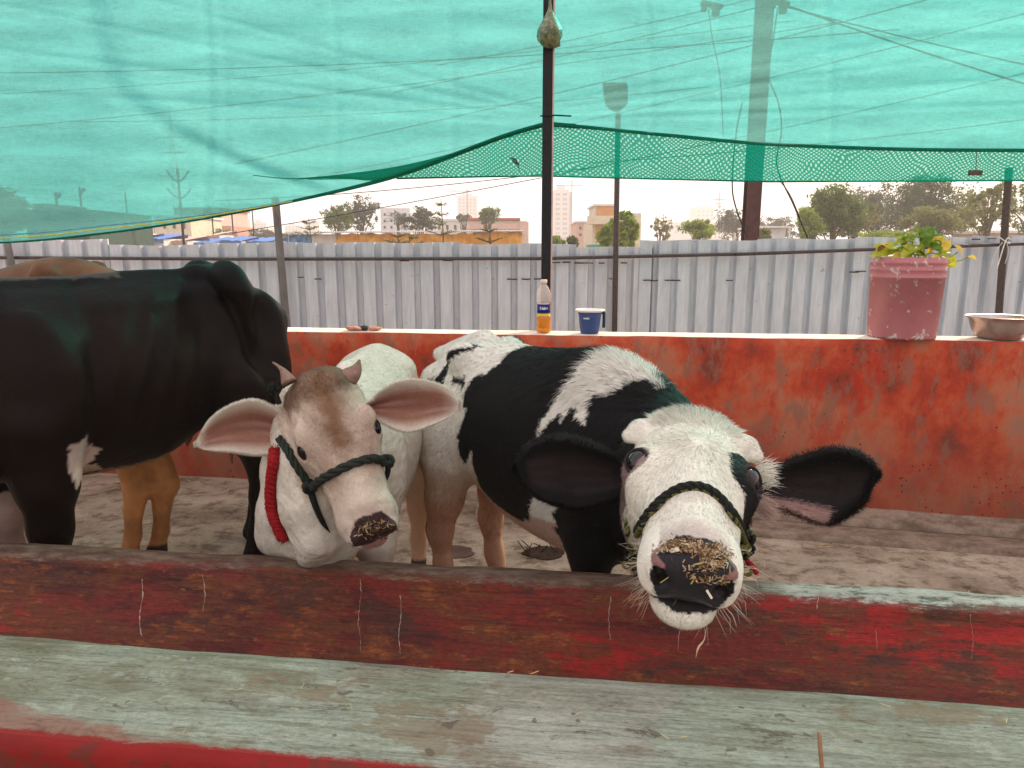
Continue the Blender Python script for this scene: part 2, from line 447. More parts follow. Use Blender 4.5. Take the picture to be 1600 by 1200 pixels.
fence['label'] = 'pale grey corrugated metal sheet fence behind the low wall'
def ch(o, par):
    """keep world position when parenting to an unrotated root"""
    o.parent = par; o.location = Vector(o.location) - Vector(par.location); return o
PIT = .205
def sheet_mesh(x0, x1, z0, z1, y):
    vs, fs = [], []
    x = x0; pts = []
    while x < x1 - .01:
        for dx, dy in ((0, 0), (.128, 0), (.138, .045), (.145, .050), (.182, .050), (.190, .045)):
            pts.append((x + dx, y + dy + .002 * math.sin(x * 9 + dx * 50)))
        x += PIT
    pts.append((x, y))
    n = 9
    for k in range(n):
        z = z0 + (z1 - z0) * k / (n - 1)
        for (a, b) in pts:
            e = .003 * math.sin(a * 4.3 + z * 5) + .002 * math.sin(a * 17 + z * 3)
            zz = z + (.006 * math.sin(a * 7.1) if k == n - 1 else 0)
            vs.append((a, b + e, zz))
    m = len(pts)
    for k in range(n - 1):
        for i in range(m - 1):
            fs.append((k * m + i, k * m + i + 1, (k + 1) * m + i + 1, (k + 1) * m + i))
    return vs, fs
def ztop(px, py): return W(px, py, FY).z
spans = [(-10.6, .36, 1), (-9.37, .37, 0), (-8.14, .36, 0), (-6.91, .35, 1), (-5.68, ztop(60, 374), 1), (-4.45, ztop(230, 383), 0), (-3.22, ztop(400, 379), 0), (-1.99, ztop(560, 379), 0), (-.76, ztop(760, 381), 0),
         (.265 + .205, ztop(930, 386), 1), (1.345, ztop(1080, 375), 2), (2.575, ztop(1260, 373), 2), (3.60, ztop(1400, 371), 2), (4.83, ztop(1560, 368), 2), (6.06, ztop(1700, 368), 0), (7.29, 1.55, 2), (8.52, 1.5, 0)]
for i in range(len(spans) - 1):
    x0, zt, mi = spans[i]; x1 = spans[i + 1][0] + .02
    if zt < 1: zt = 1.45
    v, f = sheet_mesh(x0, x1, -.29, zt, FY + (.012 if i % 2 else 0))
    p = mesh_obj('sheet_panel', [(a, b - FY, c) for a, b, c in v], f, M_sheet[mi], fence)
    sm = p.modifiers.new('solid', 'SOLIDIFY'); sm.thickness = .0012
# rails in front of the sheets, following the photo's slope
rail = [W(-700, 398, FY - .05), W(370, 405, FY - .05), W(850, 404, FY - .05), W(1160, 397, FY - .05)]
rail2 = [W(1150, 397.5, FY - .08), W(1330, 391, FY - .08), W(1600, 381, FY - .08), W(2300, 370, FY - .08)]
o = MB().tube([p - Vector((0, FY, 0)) for p in rail], .017, 8).tube([p - Vector((0, FY, 0)) for p in rail2], .017, 8).build('top_rail', M_rust, fence, True)
for px, py in {470: 433, 497: 436, 632: 407.5, 700: 407, 800: 436, 822: 436, 842: 436, 868: 410, 885: 410, 905: 411, 920: 411, 940: 411, 975: 411, 1012: 438, 1022: 438, 1046: 438, 1056: 438, 1140: 438, 1335: 425, 1345: 424, 1525: 374, 1550: 373, 1575: 372}.items():
    a = W(px, py, FY - .035) - Vector((0, FY, 0)); w = random.uniform(.03, .055)
    MB().tube([a - Vector((w, 0, 0)), a + Vector((w * .2, 0, random.uniform(-.004, .004))), a + Vector((w, 0, 0))], .006 + .003 * random.random(), 6).build('wire_tie', M_rust, fence, True)
def post(pts, r, mat, label, name='fence_post', square=True, group=None):
    b = pts[0]; b = Vector((b[0], b[1], -.3))
    if len(pts) == 2:
        d = (Vector(pts[1]) - Vector(pts[0])); base = Vector(pts[0]) + d * ((-.3 - pts[0][2]) / d.z)
    else: base = b
    o = MB().tube([Vector((0, 0, 0))] + [Vector(p) - base for p in pts], r, 4 if square else 10).build(name, mat, None, not square, base)
    return tag(o, label, 'post', group)
post([W(449, 520, FY - .1), W(430, 308, FY - .1)], .040, M_greypole, 'grey weathered fence post leaning left, just right of the black cow\'s rump')
post([W(1560, 500, FY - .14), W(1577, 262, FY - .14)], .042, M_rust, 'dark post leaning right with white string tied round it, far right of the fence')
post([W(20, 420, FY - .1), W(10, 372, FY - .1)], .038, M_greypole, 'grey post at the left edge behind the brown cow\'s back')
# lamp post with a flat board-like flood light
lp = tag(empty('flood_lamp_post', (W(962, 500, FY - .12).x, FY - .12, -.3)), 'thin pole carrying a flat flood light seen through the green net', 'lamp post')
zt = W(966, 178, FY - .12).z
MB().tube([(0, 0, 0), (W(966, 178, FY - .12).x - W(962, 500, FY - .12).x, 0, zt + .3)], .028, 8).build('pole', M_rust, lp, True)
x0 = lp.location.x
out = [(942, 130), (977, 130), (980, 133), (980, 163), (972, 170), (966, 175), (958, 173), (947, 164), (944, 150)]
P = [W(a, b, FY - .12) - lp.location for a, b in out]
v = [p + Vector((0, -.035, 0)) for p in P] + [p + Vector((0, .035, 0)) for p in P]; n = len(P)
mesh_obj('lamp_head', v, [tuple(range(n)), tuple(range(2 * n - 1, n - 1, -1))] + [(i, i + n, (i + 1) % n + n, (i + 1) % n) for i in range(n)], M_dark, lp)
# tall maroon column (an I-section) behind the fence
cy = 12.2; a = W(1163, 380, cy); b = W(1185, 380, cy); cxm = (a.x + b.x) / 2; wd = b.x - a.x
col = MB().box((0, 0, 4.4), (wd, .02, 9.4)).box((0, .2, 4.4), (wd, .02, 9.4)).box((0, .1, 4.5), (.02, .178, 9))
for z in (1.2, 3.2, 5.2, 7.2): col.box((0, -.02, z), (wd * .9, .018, .25))
tag(col.build('steel_column', M_maroon, None, False, (cxm, cy, -.3)), 'tall dark maroon steel column rising behind the fence', 'column')
# cables
cables = [((850, 150), (400, 175), 26), ((0, 130), (760, 70), 30), ((0, 182), (800, 92), 30), ((860, 62), (1180, -10), 22), ((860, 82), (1300, -30), 22), ((800, 145), (1600, -60), 24), ((860, 185), (1600, 5), 24),
          ((800, 270), (1600, 97), 26), ((1230, 0), (1600, 122), 14), ((1230, 2), (1640, 100), 14), ((1180, 225), (1640, 172), 26), ((490, 300), (760, 276), 30), ((0, 95), (860, 65), 20)]
cable_labels = ['upper long cable rising from left edge to mid picture', 'nearly level cable crossing the upper left behind the net', 'level cable lower in the upper left, climbing to the black post', 'short steep cable above and right of the black post', 'shallow cable rising right of the plastic bag', 'long cable sloping from the black post to the upper right', 'cable above the flood lamp sloping up to the right', 'low cable climbing from left of the black post to the right edge', 'upper of two cables crossing down to the right from the maroon column', 'lower of two cables crossing down to the right from the maroon column', 'gently rising cable right of the maroon column over the hem', 'faint cable hanging in the open sky below the net edge', 'faint top cable crossing the net from left edge to the bag']
for i, ((xa, ya), (xb, yb), Y) in enumerate(cables):
    A = W(xa, ya, Y); B = W(xb, yb, Y * .97); d = B - A; A = A - d * .6; B = B + d * .6
    pts = [A.lerp(B, t) - Vector((0, 0, .012 * (B - A).length * 4 * t * (1 - t))) for t in np.linspace(0, 1, 14)]
    o = MB().tube([p - A for p in pts], .013 + .002 * (i % 3), 5).build('overhead_cable', M_dark, None, True, A)
    tag(o, cable_labels[i], 'cable', 'overhead cables behind the net')
loops = [([(1203, 8), (1190, 60), (1196, 110), (1216, 160), (1221, 205), (1214, 260), (1240, 320), (1262, 372)], 'dark cable curling beside the maroon column and sloping down right of it', .012),
         ([(1215, 12), (1205, 80), (1190, 140), (1188, 215)], 'dark cable hanging close beside the maroon column above the hem', .010),
         ([(1160, 160), (1150, 210), (1144, 285), (1150, 325), (1168, 372)], 'dark cable drooping down the left side of the maroon column', .012),
         ([(1107, 15), (1113, 60), (1125, 120), (1130, 210)], 'thin cable hanging from a bracket left of the maroon column', .008),
         ([(1205, 270), (1232, 300), (1250, 340)], 'thin pinkish cable slanting down right of the maroon column', .006)]
for pts, lb, r in loops:
    P = cr([W(a, b, 11.9) for a, b in pts], 6)
    o = MB().tube([p - P[0] for p in P], r, 6).build('hanging_cable', M_maroon if 'pink' in lb else M_dark, None, True, P[0])
    tag(o, lb, 'cable')
for (px, py, w, lb) in ((1112, 8, .34, 'small bracket of cables hanging high left of the maroon column'), (1218, 4, .3, 'small cable bracket on the upper right of the maroon column')):
    p = W(px, py, 11.85); b = MB()
    b.box((0, 0, 0), (w, .12, .05), tilt=.2).box((w * .2, 0, -.08), (.1, .1, .16)).box((-w * .35, 0, -.04), (.07, .08, .10))
    tag(b.build('cable_bracket', M_dark, None, False, p), lb, 'bracket')

# ================================================================== black post by the wall, net
PY = 4.02
pb = W(852, 515, PY); ptx = W(851, 0, PY)
pole = tag(empty('black_post', (pb.x, PY, -.3)), 'black steel post standing behind the low wall holding up the green net', 'post')
MB().box((0, 0, 2.3), (.052, .052, 4.6)).build('shaft', M_dark, pole)
MB().box((.0305, 0, 2.3), (.009, .048, 4.6)).build('lit_side_strip', simple('lit_side_tone', (.55, .38, .33), .6, .2, 20), pole)  # the post's lit right side, painted as a pale pinkish strip
h = W(850, 183, PY).z + .3
MB().tube([(-.04, -.033, h), (.03, -.033, h + .004), (.13, -.03, h)], .0045, 6).build('tie_wire', M_dark, pole)
# ---- shade net
def net_mat(name, tint, glow, dens, dark):
    m = NT(name)
    t = m.node('ShaderNodeBsdfTransparent'); tr = m.node('ShaderNodeBsdfTranslucent'); df = m.node('ShaderNodeBsdfDiffuse')
    w1 = m.noise(110, 6, .8, (.22, 1, 1.5)); w2 = m.noise(7, 6, .65, (.35, 1, 2.4), (3, 1, 1)); w3 = m.noise(120, 4, .75, (1.6, 1, .2))
    x = m.math('ADD', m.math('MULTIPLY', w1, .5), m.math('ADD', m.math('MULTIPLY', w2, .35), m.math('MULTIPLY', w3, .25)))
    col = m.ramp(x, [(.40, tuple(c * .66 for c in glow)), (.68, tuple(min(1, c * 1.35) for c in glow))])
    m.lk(col, tr.inputs[0]); m.lk(col, df.inputs[0])
    m.lk(m.ramp(x, [(.4, tuple(c * .8 for c in tint)), (.68, tuple(min(1, c * 1.25) for c in tint))]), t.inputs[0])
    a = m.node('ShaderNodeMixShader'); a.inputs[0].default_value = dark; m.lk(tr.outputs[0], a.inputs[1]); m.lk(df.outputs[0], a.inputs[2])
    b = m.node('ShaderNodeMixShader'); m.lk(m.ramp(x, [(.4, dens + .06), (.68, dens - .10)]), b.inputs[0])
    m.lk(t.outputs[0], b.inputs[1]); m.lk(a.outputs[0], b.inputs[2]); m.lk(b.outputs[0], m.out.inputs[0])
    return m.mat
M_net = net_mat('net_single', (.07, .52, .50), (.18, .465, .445), .62, .22)
M_fold = net_mat('net_folded', (.02, .30, .20), (.008, .26, .17), .86, .45)
# open weave band: rows of small holes whose size drifts in waves
m = NT('net_band')
t = m.node('ShaderNodeBsdfTransparent'); tr = m.node('ShaderNodeBsdfTranslucent'); df = m.node('ShaderNodeBsdfDiffuse')
X = m.xyz(); wv = m.noise(3.2, 3, .5, (1, 1, 1.5)); wz = m.noise(1.6, 3, .5, (1, 1, 1), (7, 7, 7))
sx = m.math('SINE', m.math('ADD', m.math('MULTIPLY', X[0], 215), m.math('MULTIPLY', wz, 60)))
sz = m.math('SINE', m.math('ADD', m.math('MULTIPLY', X[2], 290), m.math('MULTIPLY', wv, 40)))
hole = m.ramp(m.math('ADD', m.math('MULTIPLY', sx, sz), m.math('MULTIPLY', m.noise(5, 4, .6, (1, 1, .7), (2, 2, 2)), .9)), [(.62, 0.), (.95, .62)])
tr.inputs[0].default_value = (.0, .26, .19, 1); df.inputs[0].default_value = (.0, .18, .13, 1)
a = m.node('ShaderNodeMixShader'); a.inputs[0].default_value = .3; m.lk(tr.outputs[0], a.inputs[1]); m.lk(df.outputs[0], a.inputs[2])
t.inputs[0].default_value = (.55, .95, .85, 1)
b = m.node('ShaderNodeMixShader'); m.lk(m.math('SUBTRACT', .93, m.math('MULTIPLY', hole, .75)), b.inputs[0]); m.lk(t.outputs[0], b.inputs[1]); m.lk(a.outputs[0], b.inputs[2]); m.lk(b.outputs[0], m.out.inputs[0])
M_band = m.mat
def interp(tab, x):
    return float(np.interp(x, [a for a, _ in tab], [b for _, b in tab]))
def smooth_tab(tab, n=10):
    P = cr([(a, b, 0) for a, b in tab], n); return [(p.x, p.y) for p in P]
NY = 4.10
edge = smooth_tab([(-700, 372), (-300, 385), (0, 379), (150, 366), (300, 345), (430, 320), (560, 291), (640, 268), (720, 238), (790, 212), (845, 196), (858, 194), (872, 195), (940, 201), (1050, 212), (1200, 225), (1400, 233), (1600, 235), (2000, 236), (2400, 238)])
def curtain(name, top_fn, bot_fn, x0, x1, nx, nz, Yf, mat, parent, p=1.0):
    vs, fs = [], []
    for j in range(nz):
        t = (j / (nz - 1)) ** p
        for i in range(nx):
            x = x0 + (x1 - x0) * i / (nx - 1)
            y = top_fn(x) + (bot_fn(x) - top_fn(x)) * t
            vs.append(W(x, y, Yf(x, y, t)))
    for j in range(nz - 1):
        for i in range(nx - 1):
            a = j * nx + i; fs.append((a, a + 1, a + nx + 1, a + nx))
    o = mesh_obj(name, vs, fs, mat, parent, True); return o
net = tag(empty('shade_net', (0, NY, 0)), 'translucent turquoise green shade net hung along the pen, sagging at left', 'net')
bpy.context.view_layer.update()
def par0(o, root):
    o.matrix_parent_inverse = root.matrix_world.inverted(); return o
def creases(x, y):
    """sags and folds: a big swag on the left and soft vertical pulls"""
    d = .03 * math.sin(x * .006 + 1) + .012 * math.sin(x * .021 + y * .004)
    # diagonal swag crease from (150,0) curving to (430,278)
    cxs = 135 + 22 * (y / 100) + max(0, y - 90) ** 2 * .0068
    u = (x - cxs) / 26
    d += .022 * math.exp(-u * u) * (1 if y < 285 else math.exp(-((y - 285) / 20) ** 2)) - .015 * math.exp(-((x - cxs - 42) / 34) ** 2)
    for c, s in ((320, .012), (520, .010), (345, .006), (700, .008), (1010, .008), (1290, .012), (1120, .006)):
        d += s * math.exp(-((x - c - 8 * math.sin(y * .01)) / 7) ** 2)
    # horizontal tension lines radiating from the post
    for k, s in ((.10, .012), (.23, .014), (.37, .012), (.52, .01)):
        yy = 195 - k * abs(x - 852) * .55 - 40 * k
        if x > 852: yy = 195 - k * (x - 852) * .35 - 60 * k
        d += s * math.exp(-((y - yy) / 4.5) ** 2)
    d += .010 * math.sin(y * .11 + x * .004) * (.4 + .6 * abs(math.sin(x * .003)))
    return d
par0(curtain('net_sheet', lambda x: -330, lambda x: interp(edge, x), -700, 2400, 560, 150, lambda x, y, t: NY - creases(x, y) + .02 * t, M_net, net, .9), net)
# dark rolled edge
rope = MB(); pts = [W(a, b, NY - .01) for a, b in edge if a < 905]
par0(rope.tube(pts, [.006 + .007 * min(1, max(0, (p.x + 1.7) / 1.2)) for p in pts], 8).build('rolled_edge', M_fold, net, True), net)
sel = [(a, b) for a, b in edge if a < 470]
cords = MB()
for k, dz in ((0, -7), (1, -12)):
    cords.tube([W(a, b + dz * max(0, min(1, (470 - a) / 300)), NY - .03) for a, b in sel], .004, 6, m=k)
par0(cords.build('hem_cord', [simple('yellow_cord', (.55, .62, .12), .6), simple('blue_cord', (.15, .35, .45), .6)], net, True), net)
rope = MB(); pts = [W(a, b, NY + .0) for a, b in edge if a > 870]
par0(rope.tube(pts, .010, 8).build('rolled_edge', M_fold, net, True), net)
# folded wedge between the swag crease and the rolled edge
l1 = smooth_tab([(395, 274), (430, 278), (470, 279), (560, 270), (640, 257), (720, 236), (790, 211), (845, 195)])
par0(curtain('folded_layer', lambda x: interp(l1, x) - 1, lambda x: interp(l1, x) + .3 + (max(.2, min(interp(edge, x), 282) - interp(l1, x))) * min(1, max(0, (x - 420) / 150)) ** 1.5, 395, 846, 90, 8, lambda x, y, t: NY - .012 - .03 * math.sin(t * 3.1), M_fold, net), net)
hem = [(500, 281), (620, 279), (760, 276), (852, 275), (960, 278), (1080, 281), (1200, 284), (1400, 283), (1600, 282), (2400, 280)]
par0(curtain('hanging_band', lambda x: interp(edge, x) - 2 if x > 600 else 279 - 1, lambda x: interp(hem, x), 480, 2400, 420, 26, lambda x, y, t: NY + .03 + .02 * math.sin(x * .012) + .012 * math.sin(x * .05 + y * .05), M_band, net), net)
par0(MB().tube([W(a, b, NY + .04) for a, b in hem if a > 550], .005, 6).build('hem_line', M_fold, net, True), net)
rag = MB()
for q in ([(797, 246), (806, 250), (809, 256), (812, 268)], [(800, 250), (806, 255), (811, 257)]):
    rag.tube([W(a, b, NY - .03) for a, b in q], [.010, .018, .014, .006][:len(q)], 6, flat=.3)
par0(rag.build('torn_patch', M_rust, net, True), net)
par0(MB().box(W(1524, 270, NY - .0), (.075, .012, .028)).tube([W(1526, 232, NY), W(1525, 266, NY)], .002, 5).build('hem_clip', M_rust, net), net)
# small plastic bag tied high on the post
m = NT('bag_plastic')
a = m.noise(34, 6, .7)
M_bag = m.fin(m.ramp(a, [(.38, (.05, .075, .03)), (.52, (.14, .17, .07)), (.66, (.36, .34, .16))]), .25, m.bump(a, .8, .01), .4, Transmission_Weight=.12)
bp = W(859, 50, PY - .06); b = MB(); nb = 20
prof = [(.006, .19), (.007, .14), (.010, .112), (.022, .085), (.045, .05), (.062, .015), (.066, -.015), (.058, -.045), (.038, -.066), (.012, -.072)]
v, f = [], []
for r, z in prof:
    for k in range(nb):
        t = 2 * math.pi * k / nb; rr = r * (1 + .10 * math.sin(5 * t + z * 30) + .05 * math.sin(9 * t))
        v.append((rr * math.cos(t) + (.02 if z < -.05 and math.cos(t) > .4 else 0), rr * math.sin(t) * .75, z + (.01 * math.sin(3 * t) if z < -.03 else 0)))
for i in range(len(prof) - 1):
    for k in range(nb): f.append((i * nb + k, i * nb + (k + 1) % nb, (i + 1) * nb + (k + 1) % nb, (i + 1) * nb + k))
f.append(tuple(range((len(prof) - 1) * nb, len(prof) * nb)))
b.add(v, f)
bagr = tag(empty('plastic_bag', bp), 'small knotted olive plastic bag hanging high on the black post', 'bag')
b.build('bag_body', M_bag, bagr, True)
MB().tube([(.0, 0, .10), (.004, 0, .105)], .011, 8).build('knot', M_bag, bagr, True)
MB().tube([(.004, 0, .18), (.006, .005, .4)], .003, 6).build('string', M_bag, bagr, True)
# white string on the right fence post
sp = W(1570, 378, FY - .19); b = MB()
M_string = simple('white_string', (.75, .72, .70), .8)
b.tube(cr([(-.06, 0, .045), (-.01, -.01, .01), (.05, 0, -.015), (.06, .03, .0)]), .006, 6).tube(cr([(-.05, 0, -.3), (0, -.012, .01), (.06, 0, .03)]), .006, 6)
b.tube(cr([(-.02, 0, 0), (-.07, 0, -.08), (-.10, 0, -.2), (-.12, 0, -.34)]), .003, 5).tube(cr([(.02, 0, 0), (.05, 0, -.1), (.03, 0, -.22)]), .003, 5)
tag(b.build('tied_string', M_string, None, True, sp), 'white string knotted round the dark post at the far right', 'string')
# ================================================================== things on the wall
WT = WH + .006
def on_top(px, back=.08):
    """a spot on the wall's flat top below the given photo column"""
    v = WV + back
    r = ray(px, 518); t = v / (r.x * VN.x + r.y * VN.y)
    return Vector((r.x * t, r.y * t, WT))
# bottle
bl = on_top(849, .07); K = .93
root = tag(empty('bottle', bl), 'clear plastic bottle with amber liquid and blue label standing before the black post', 'bottle')
m = NT('clear_plastic'); m.fin((.80, .74, .70), .15, m.bump(m.noise(40, 3), .3), .6); tp = m.node('ShaderNodeBsdfTransparent'); tp.inputs[0].default_value = (.97, .93, .90, 1)
mx = m.node('ShaderNodeMixShader'); mx.inputs[0].default_value = .42; m.lk(tp.outputs[0], mx.inputs[1]); m.lk(m.b.outputs[0], mx.inputs[2]); m.lk(mx.outputs[0], m.out.inputs[0]); M_clear = m.mat
m = NT('amber_liquid'); M_amber = m.fin((.90, .30, .015), .2, m.bump(m.noise(14, 3), .3), .4, Transmission_Weight=.3)
H0 = W(849, 437, bl.y).z - WT; s = H0 / .30
def spiral(prof, n=40, ns=0.0, tw=0, c=0):
    v, f = [], []
    for r, z in prof:
        for k in range(n):
            t = 2 * math.pi * k / n
            rr = r + ns * max(0, math.sin(7 * t + tw * z)) if ns and r > .025 else r
            v.append((rr * math.cos(t) * s, rr * math.sin(t) * s, z * s))
    for i in range(len(prof) - 1):
        for k in range(n): f.append((i * n + k, i * n + (k + 1) % n, (i + 1) * n + (k + 1) % n, (i + 1) * n + k))
    return v, f
pf = [(.020, .001), (.036, .002), (.040, .008), (.040, .02), (.036, .026)] + [(.040, z) for z in (.035, .05, .065, .08, .09)] + [(.039, .098)]
v, f = spiral(pf, ns=-.0025, tw=90); mesh_obj('liquid', v, f + [tuple(range(39, -1, -1)), tuple(10 * 40 + k for k in range(40))], M_amber, root, True)
pu = [(.041, .098), (.036, .104), (.036, .170), (.040, .176), (.043, .19), (.043, .205)] + [(.0425, .215), (.040, .228), (.034, .244), (.026, .258), (.019, .268), (.0155, .274), (.0155, .280)]
v, f = spiral(pu, ns=-.0025, tw=90); mesh_obj('bottle_body', v, f, M_clear, root, True)
M_cap2 = simple('pale_cap', (.80, .62, .50), .4, .05)
MB().lathe([(0, .281 * s), (.018 * s, .281 * s), (.019 * s, .285 * s), (.019 * s, .298 * s), (.016 * s, .301 * s), (0, .301 * s)], n=24).build('cap', M_cap2, root, True)
M_lblue = simple('label_blue', (.022, .022, .20), .4, .1); M_white = simple('label_white', (.85, .83, .82), .5, .05); M_yel = simple('label_yellow', (.62, .58, .05), .5, .1)
lb = MB().lathe([(.0368 * s, .112 * s), (.0368 * s, .164 * s)], n=40, m=0).lathe([(.0385 * s, .0985 * s), (.0378 * s, .110 * s)], n=40, m=1)
lb.build('label', [M_lblue, M_yel], root, True)
M_navy = simple('label_navy', (.006, .006, .03), .4, .1)
vv = []; ff = []
MB().lathe([(.0371 * s, .1175 * s), (.0371 * s, .126 * s)], n=40).build('label_stripe', M_navy, root, True)
# a wavy pale edge above the printed word, and the word itself bent round the bottle
b = MB(); N_ = 24
pts = []
for k in range(N_ + 1):
    t = -math.pi / 2 - .95 + 1.9 * k / N_
    z0 = .1545 + .003 * abs(math.sin(k * .8)); pts.append((t, .164, z0))
vv = []
for t, z1, z0 in pts:
    vv.append((.0372 * s * math.cos(t), .0372 * s * math.sin(t), z1 * s)); vv.append((.0372 * s * math.cos(t), .0372 * s * math.sin(t), (z1 + .003) * s))
mesh_obj('label_edge', vv, [(2 * i, 2 * i + 2, 2 * i + 3, 2 * i + 1) for i in range(N_)], M_white, root, True)
def text_mesh(txt, size):
    cu = bpy.data.curves.new('lettering', 'FONT'); cu.body = txt; cu.size = size; cu.align_x = 'CENTER'; cu.align_y = 'CENTER'; cu.offset = size * .03
    ob = bpy.data.objects.new('t', cu); COL.objects.link(ob); bpy.context.view_layer.update()
    me = bpy.data.meshes.new_from_object(ob.evaluated_get(bpy.context.evaluated_depsgraph_get()))
    bpy.data.objects.remove(ob); return me
me = text_mesh('Selasker', .0175)
bm = bmesh.new(); bm.from_mesh(me)
bmesh.ops.subdivide_edges(bm, edges=bm.edges[:], cuts=1)
for q in bm.verts:
    t = -math.pi / 2 + q.co.x * .82 / .0374; z = .141 + q.co.y * 1.25
    q.co = Vector((.0376 * s * math.cos(t), .0376 * s * math.sin(t), z * s))
bm.to_mesh(me); bm.free(); me.materials.append(M_white)
link(bpy.data.objects.new('lettering', me), root)
# mug
mg = on_top(921, .075)
root = tag(empty('plastic_mug', mg), 'blue plastic mug with a white rim on the wall top right of the bottle', 'mug')
hh = W(921, 483, mg.y).z - WT; s = hh / .115
M_blue = simple('blue_plastic', (.045, .085, .22), .45, .08); M_wht = simple('white_plastic', (.85, .84, .82), .4, .04); M_blue2 = simple('blue_handle', (.02, .035, .07), .5, .1)
k = .115
MB().lathe([(0, 0), (.040 * s, 0), (.044 * s, .004 * s), (.048 * s, .03 * s), (.052 * s, .075 * s), (.057 * s, .102 * s), (.055 * s, .102 * s), (.049 * s, .07 * s), (.043 * s, .01 * s), (0, .008 * s)], n=40).build('mug_body', M_blue, root, True)
MB().lathe([(.056 * s, .101 * s), (.068 * s, .106 * s), (.071 * s, .110 * s), (.070 * s, .1145 * s), (.064 * s, .115 * s), (.058 * s, .108 * s), (.0545 * s, .1015 * s)], n=40).build('rim', M_wht, root, True)
MB().tube(cr([(.054 * s, 0, .098 * s), (.066 * s, 0, .100 * s), (.0685 * s, 0, .085 * s), (.0685 * s, 0, .04 * s), (.067 * s, 0, .026 * s)]), .0075 * s, 8).build('handle', M_blue2, root, True)
me = text_mesh('mild', .016)
bm = bmesh.new(); bm.from_mesh(me)
for q in bm.verts:
    t = -math.pi / 2 - .42 + q.co.x / .05; z = .075 + q.co.y * .8
    r_ = .0527
    q.co = Vector((r_ * s * math.cos(t), r_ * s * math.sin(t), z * s))
bm.to_mesh(me); bm.free(); me.materials.append(M_white)
link(bpy.data.objects.new('lettering', me), root)
# clump of clay / bricks with a dark lump
q = on_top(570, .06)
root = tag(empty('broken_brick', q), 'flat broken brick pieces with a dark lump lying on the wall top', 'brick')
M_clay = simple('clay', (.55, .27, .17), .8, .45, 60, bump=.6); M_blk = simple('black_lump', (.03, .03, .028), .6, .4, 60)
def rock(c, d, seed, mat, name, par, sub=2):
    bm = bmesh.new(); bmesh.ops.create_icosphere(bm, subdivisions=sub, radius=1)
    for v_ in bm.verts:
        n_ = 1 + .22 * fbm(v_.co.x * 2 + seed, v_.co.y * 2 + v_.co.z, seed)
        v_.co = Vector((v_.co.x * d[0], v_.co.y * d[1], v_.co.z * d[2])) * n_ + Vector(c)
    me = bpy.data.meshes.new(name); bm.to_mesh(me); bm.free(); me.materials.append(mat)
    me.polygons.foreach_set('use_smooth', [True] * len(me.polygons))
    return link(bpy.data.objects.new(name, me), par)
rock((-.065, 0, .012), (.042, .03, .013), 1, M_clay, 'brick_piece', root)
rock((-.03, -.01, .010), (.03, .025, .010), 5, M_clay, 'brick_piece', root)
rock((.055, 0, .011), (.050, .03, .011), 2, M_clay, 'brick_piece', root)
rock((.0, .0, .014), (.030, .028, .015), 3, M_blk, 'dark_lump', root)
# bucket planter
bk = on_top(1408, .04); bk = on_top(1408, .10)
root = tag(empty('bucket_planter', bk), 'scuffed pink plastic bucket used as a planter at the right of the wall', 'bucket')
m = NT('pink_bucket')
n1 = m.noise(22, 7, .65); n2 = m.noise(6, 5, .6)
c = m.ramp(n2, [(.3, (.42, .14, .15)), (.7, (.50, .19, .20))])
zz = m.xyz()[2]
hi = m.math('ADD', n1, m.ramp(zz, [(.0, .10), (.04, .03), (.1, -.05), (.22, -.05), (.24, .03)]))
c = m.mix(c, (.62, .55, .52), m.ramp(hi, [(.63, 0.), (.64, .9)]))
M_bk = m.fin(c, .45, m.bump(n1, .1, .003), .4)
r0 = (W(1455, 500, bk.y).x - W(1357, 500, bk.y).x) / 2
hB = W(1408, 402, bk.y).z - WT
r0 *= 1.0; rt = r0 * 1.06
MB().lathe([(0, .004), (r0 * .93, .004), (r0 * .97, 0), (r0 * .985, .012), (rt * .985, hB * .745), (rt * 1.015, hB * .748), (rt * 1.02, hB * .765), (rt * 1.0, hB * .78), (rt * 1.0, hB * .83), (rt * 1.02, hB * .84), (rt * 1.02, hB * .86), (rt * 1.0, hB * .87),
            (rt * 1.0, hB * .915), (rt * 1.02, hB * .925), (rt * 1.02, hB * .95), (rt * .995, hB * .955), (rt * .985, hB), (rt * .95, hB), (rt * .94, hB * .9)], n=56).build('bucket_wall', M_bk, root, True)
M_soil = simple('soil', (.07, .05, .035), .9, .5, 80, bump=.8)
MB().lathe([(0, hB * .93), (rt * .945, hB * .92)], n=32).build('soil', M_soil, root, True)
# pothos-like plant
def lmat(name, a, b):
    m = NT(name); n1 = m.noise(30, 4); c = m.ramp(n1, [(.35, a), (.65, b)])
    o1 = m.fin(c, .38, m.bump(n1, .1), .5)
    tr = m.node('ShaderNodeBsdfTranslucent'); m.lk(c, tr.inputs[0])
    mx = m.node('ShaderNodeMixShader'); mx.inputs[0].default_value = .45
    m.lk(m.b.outputs[0], mx.inputs[1]); m.lk(tr.outputs[0], mx.inputs[2]); m.lk(mx.outputs[0], m.out.inputs[0]); return m.mat
M_lg = lmat('leaf_green', (.10, .22, .02), (.26, .40, .04)); M_ly = lmat('leaf_yellow', (.72, .50, .04), (.85, .66, .12)); M_lgy = lmat('leaf_lime', (.36, .45, .03), (.60, .58, .06)); M_ldry = lmat('leaf_dry', (.10, .05, .02), (.2, .1, .03))
plant = tag(empty('potted_plant', bk + Vector((0, 0, hB * .93))), 'leafy green and yellow creeper growing out of the pink bucket', 'plant')
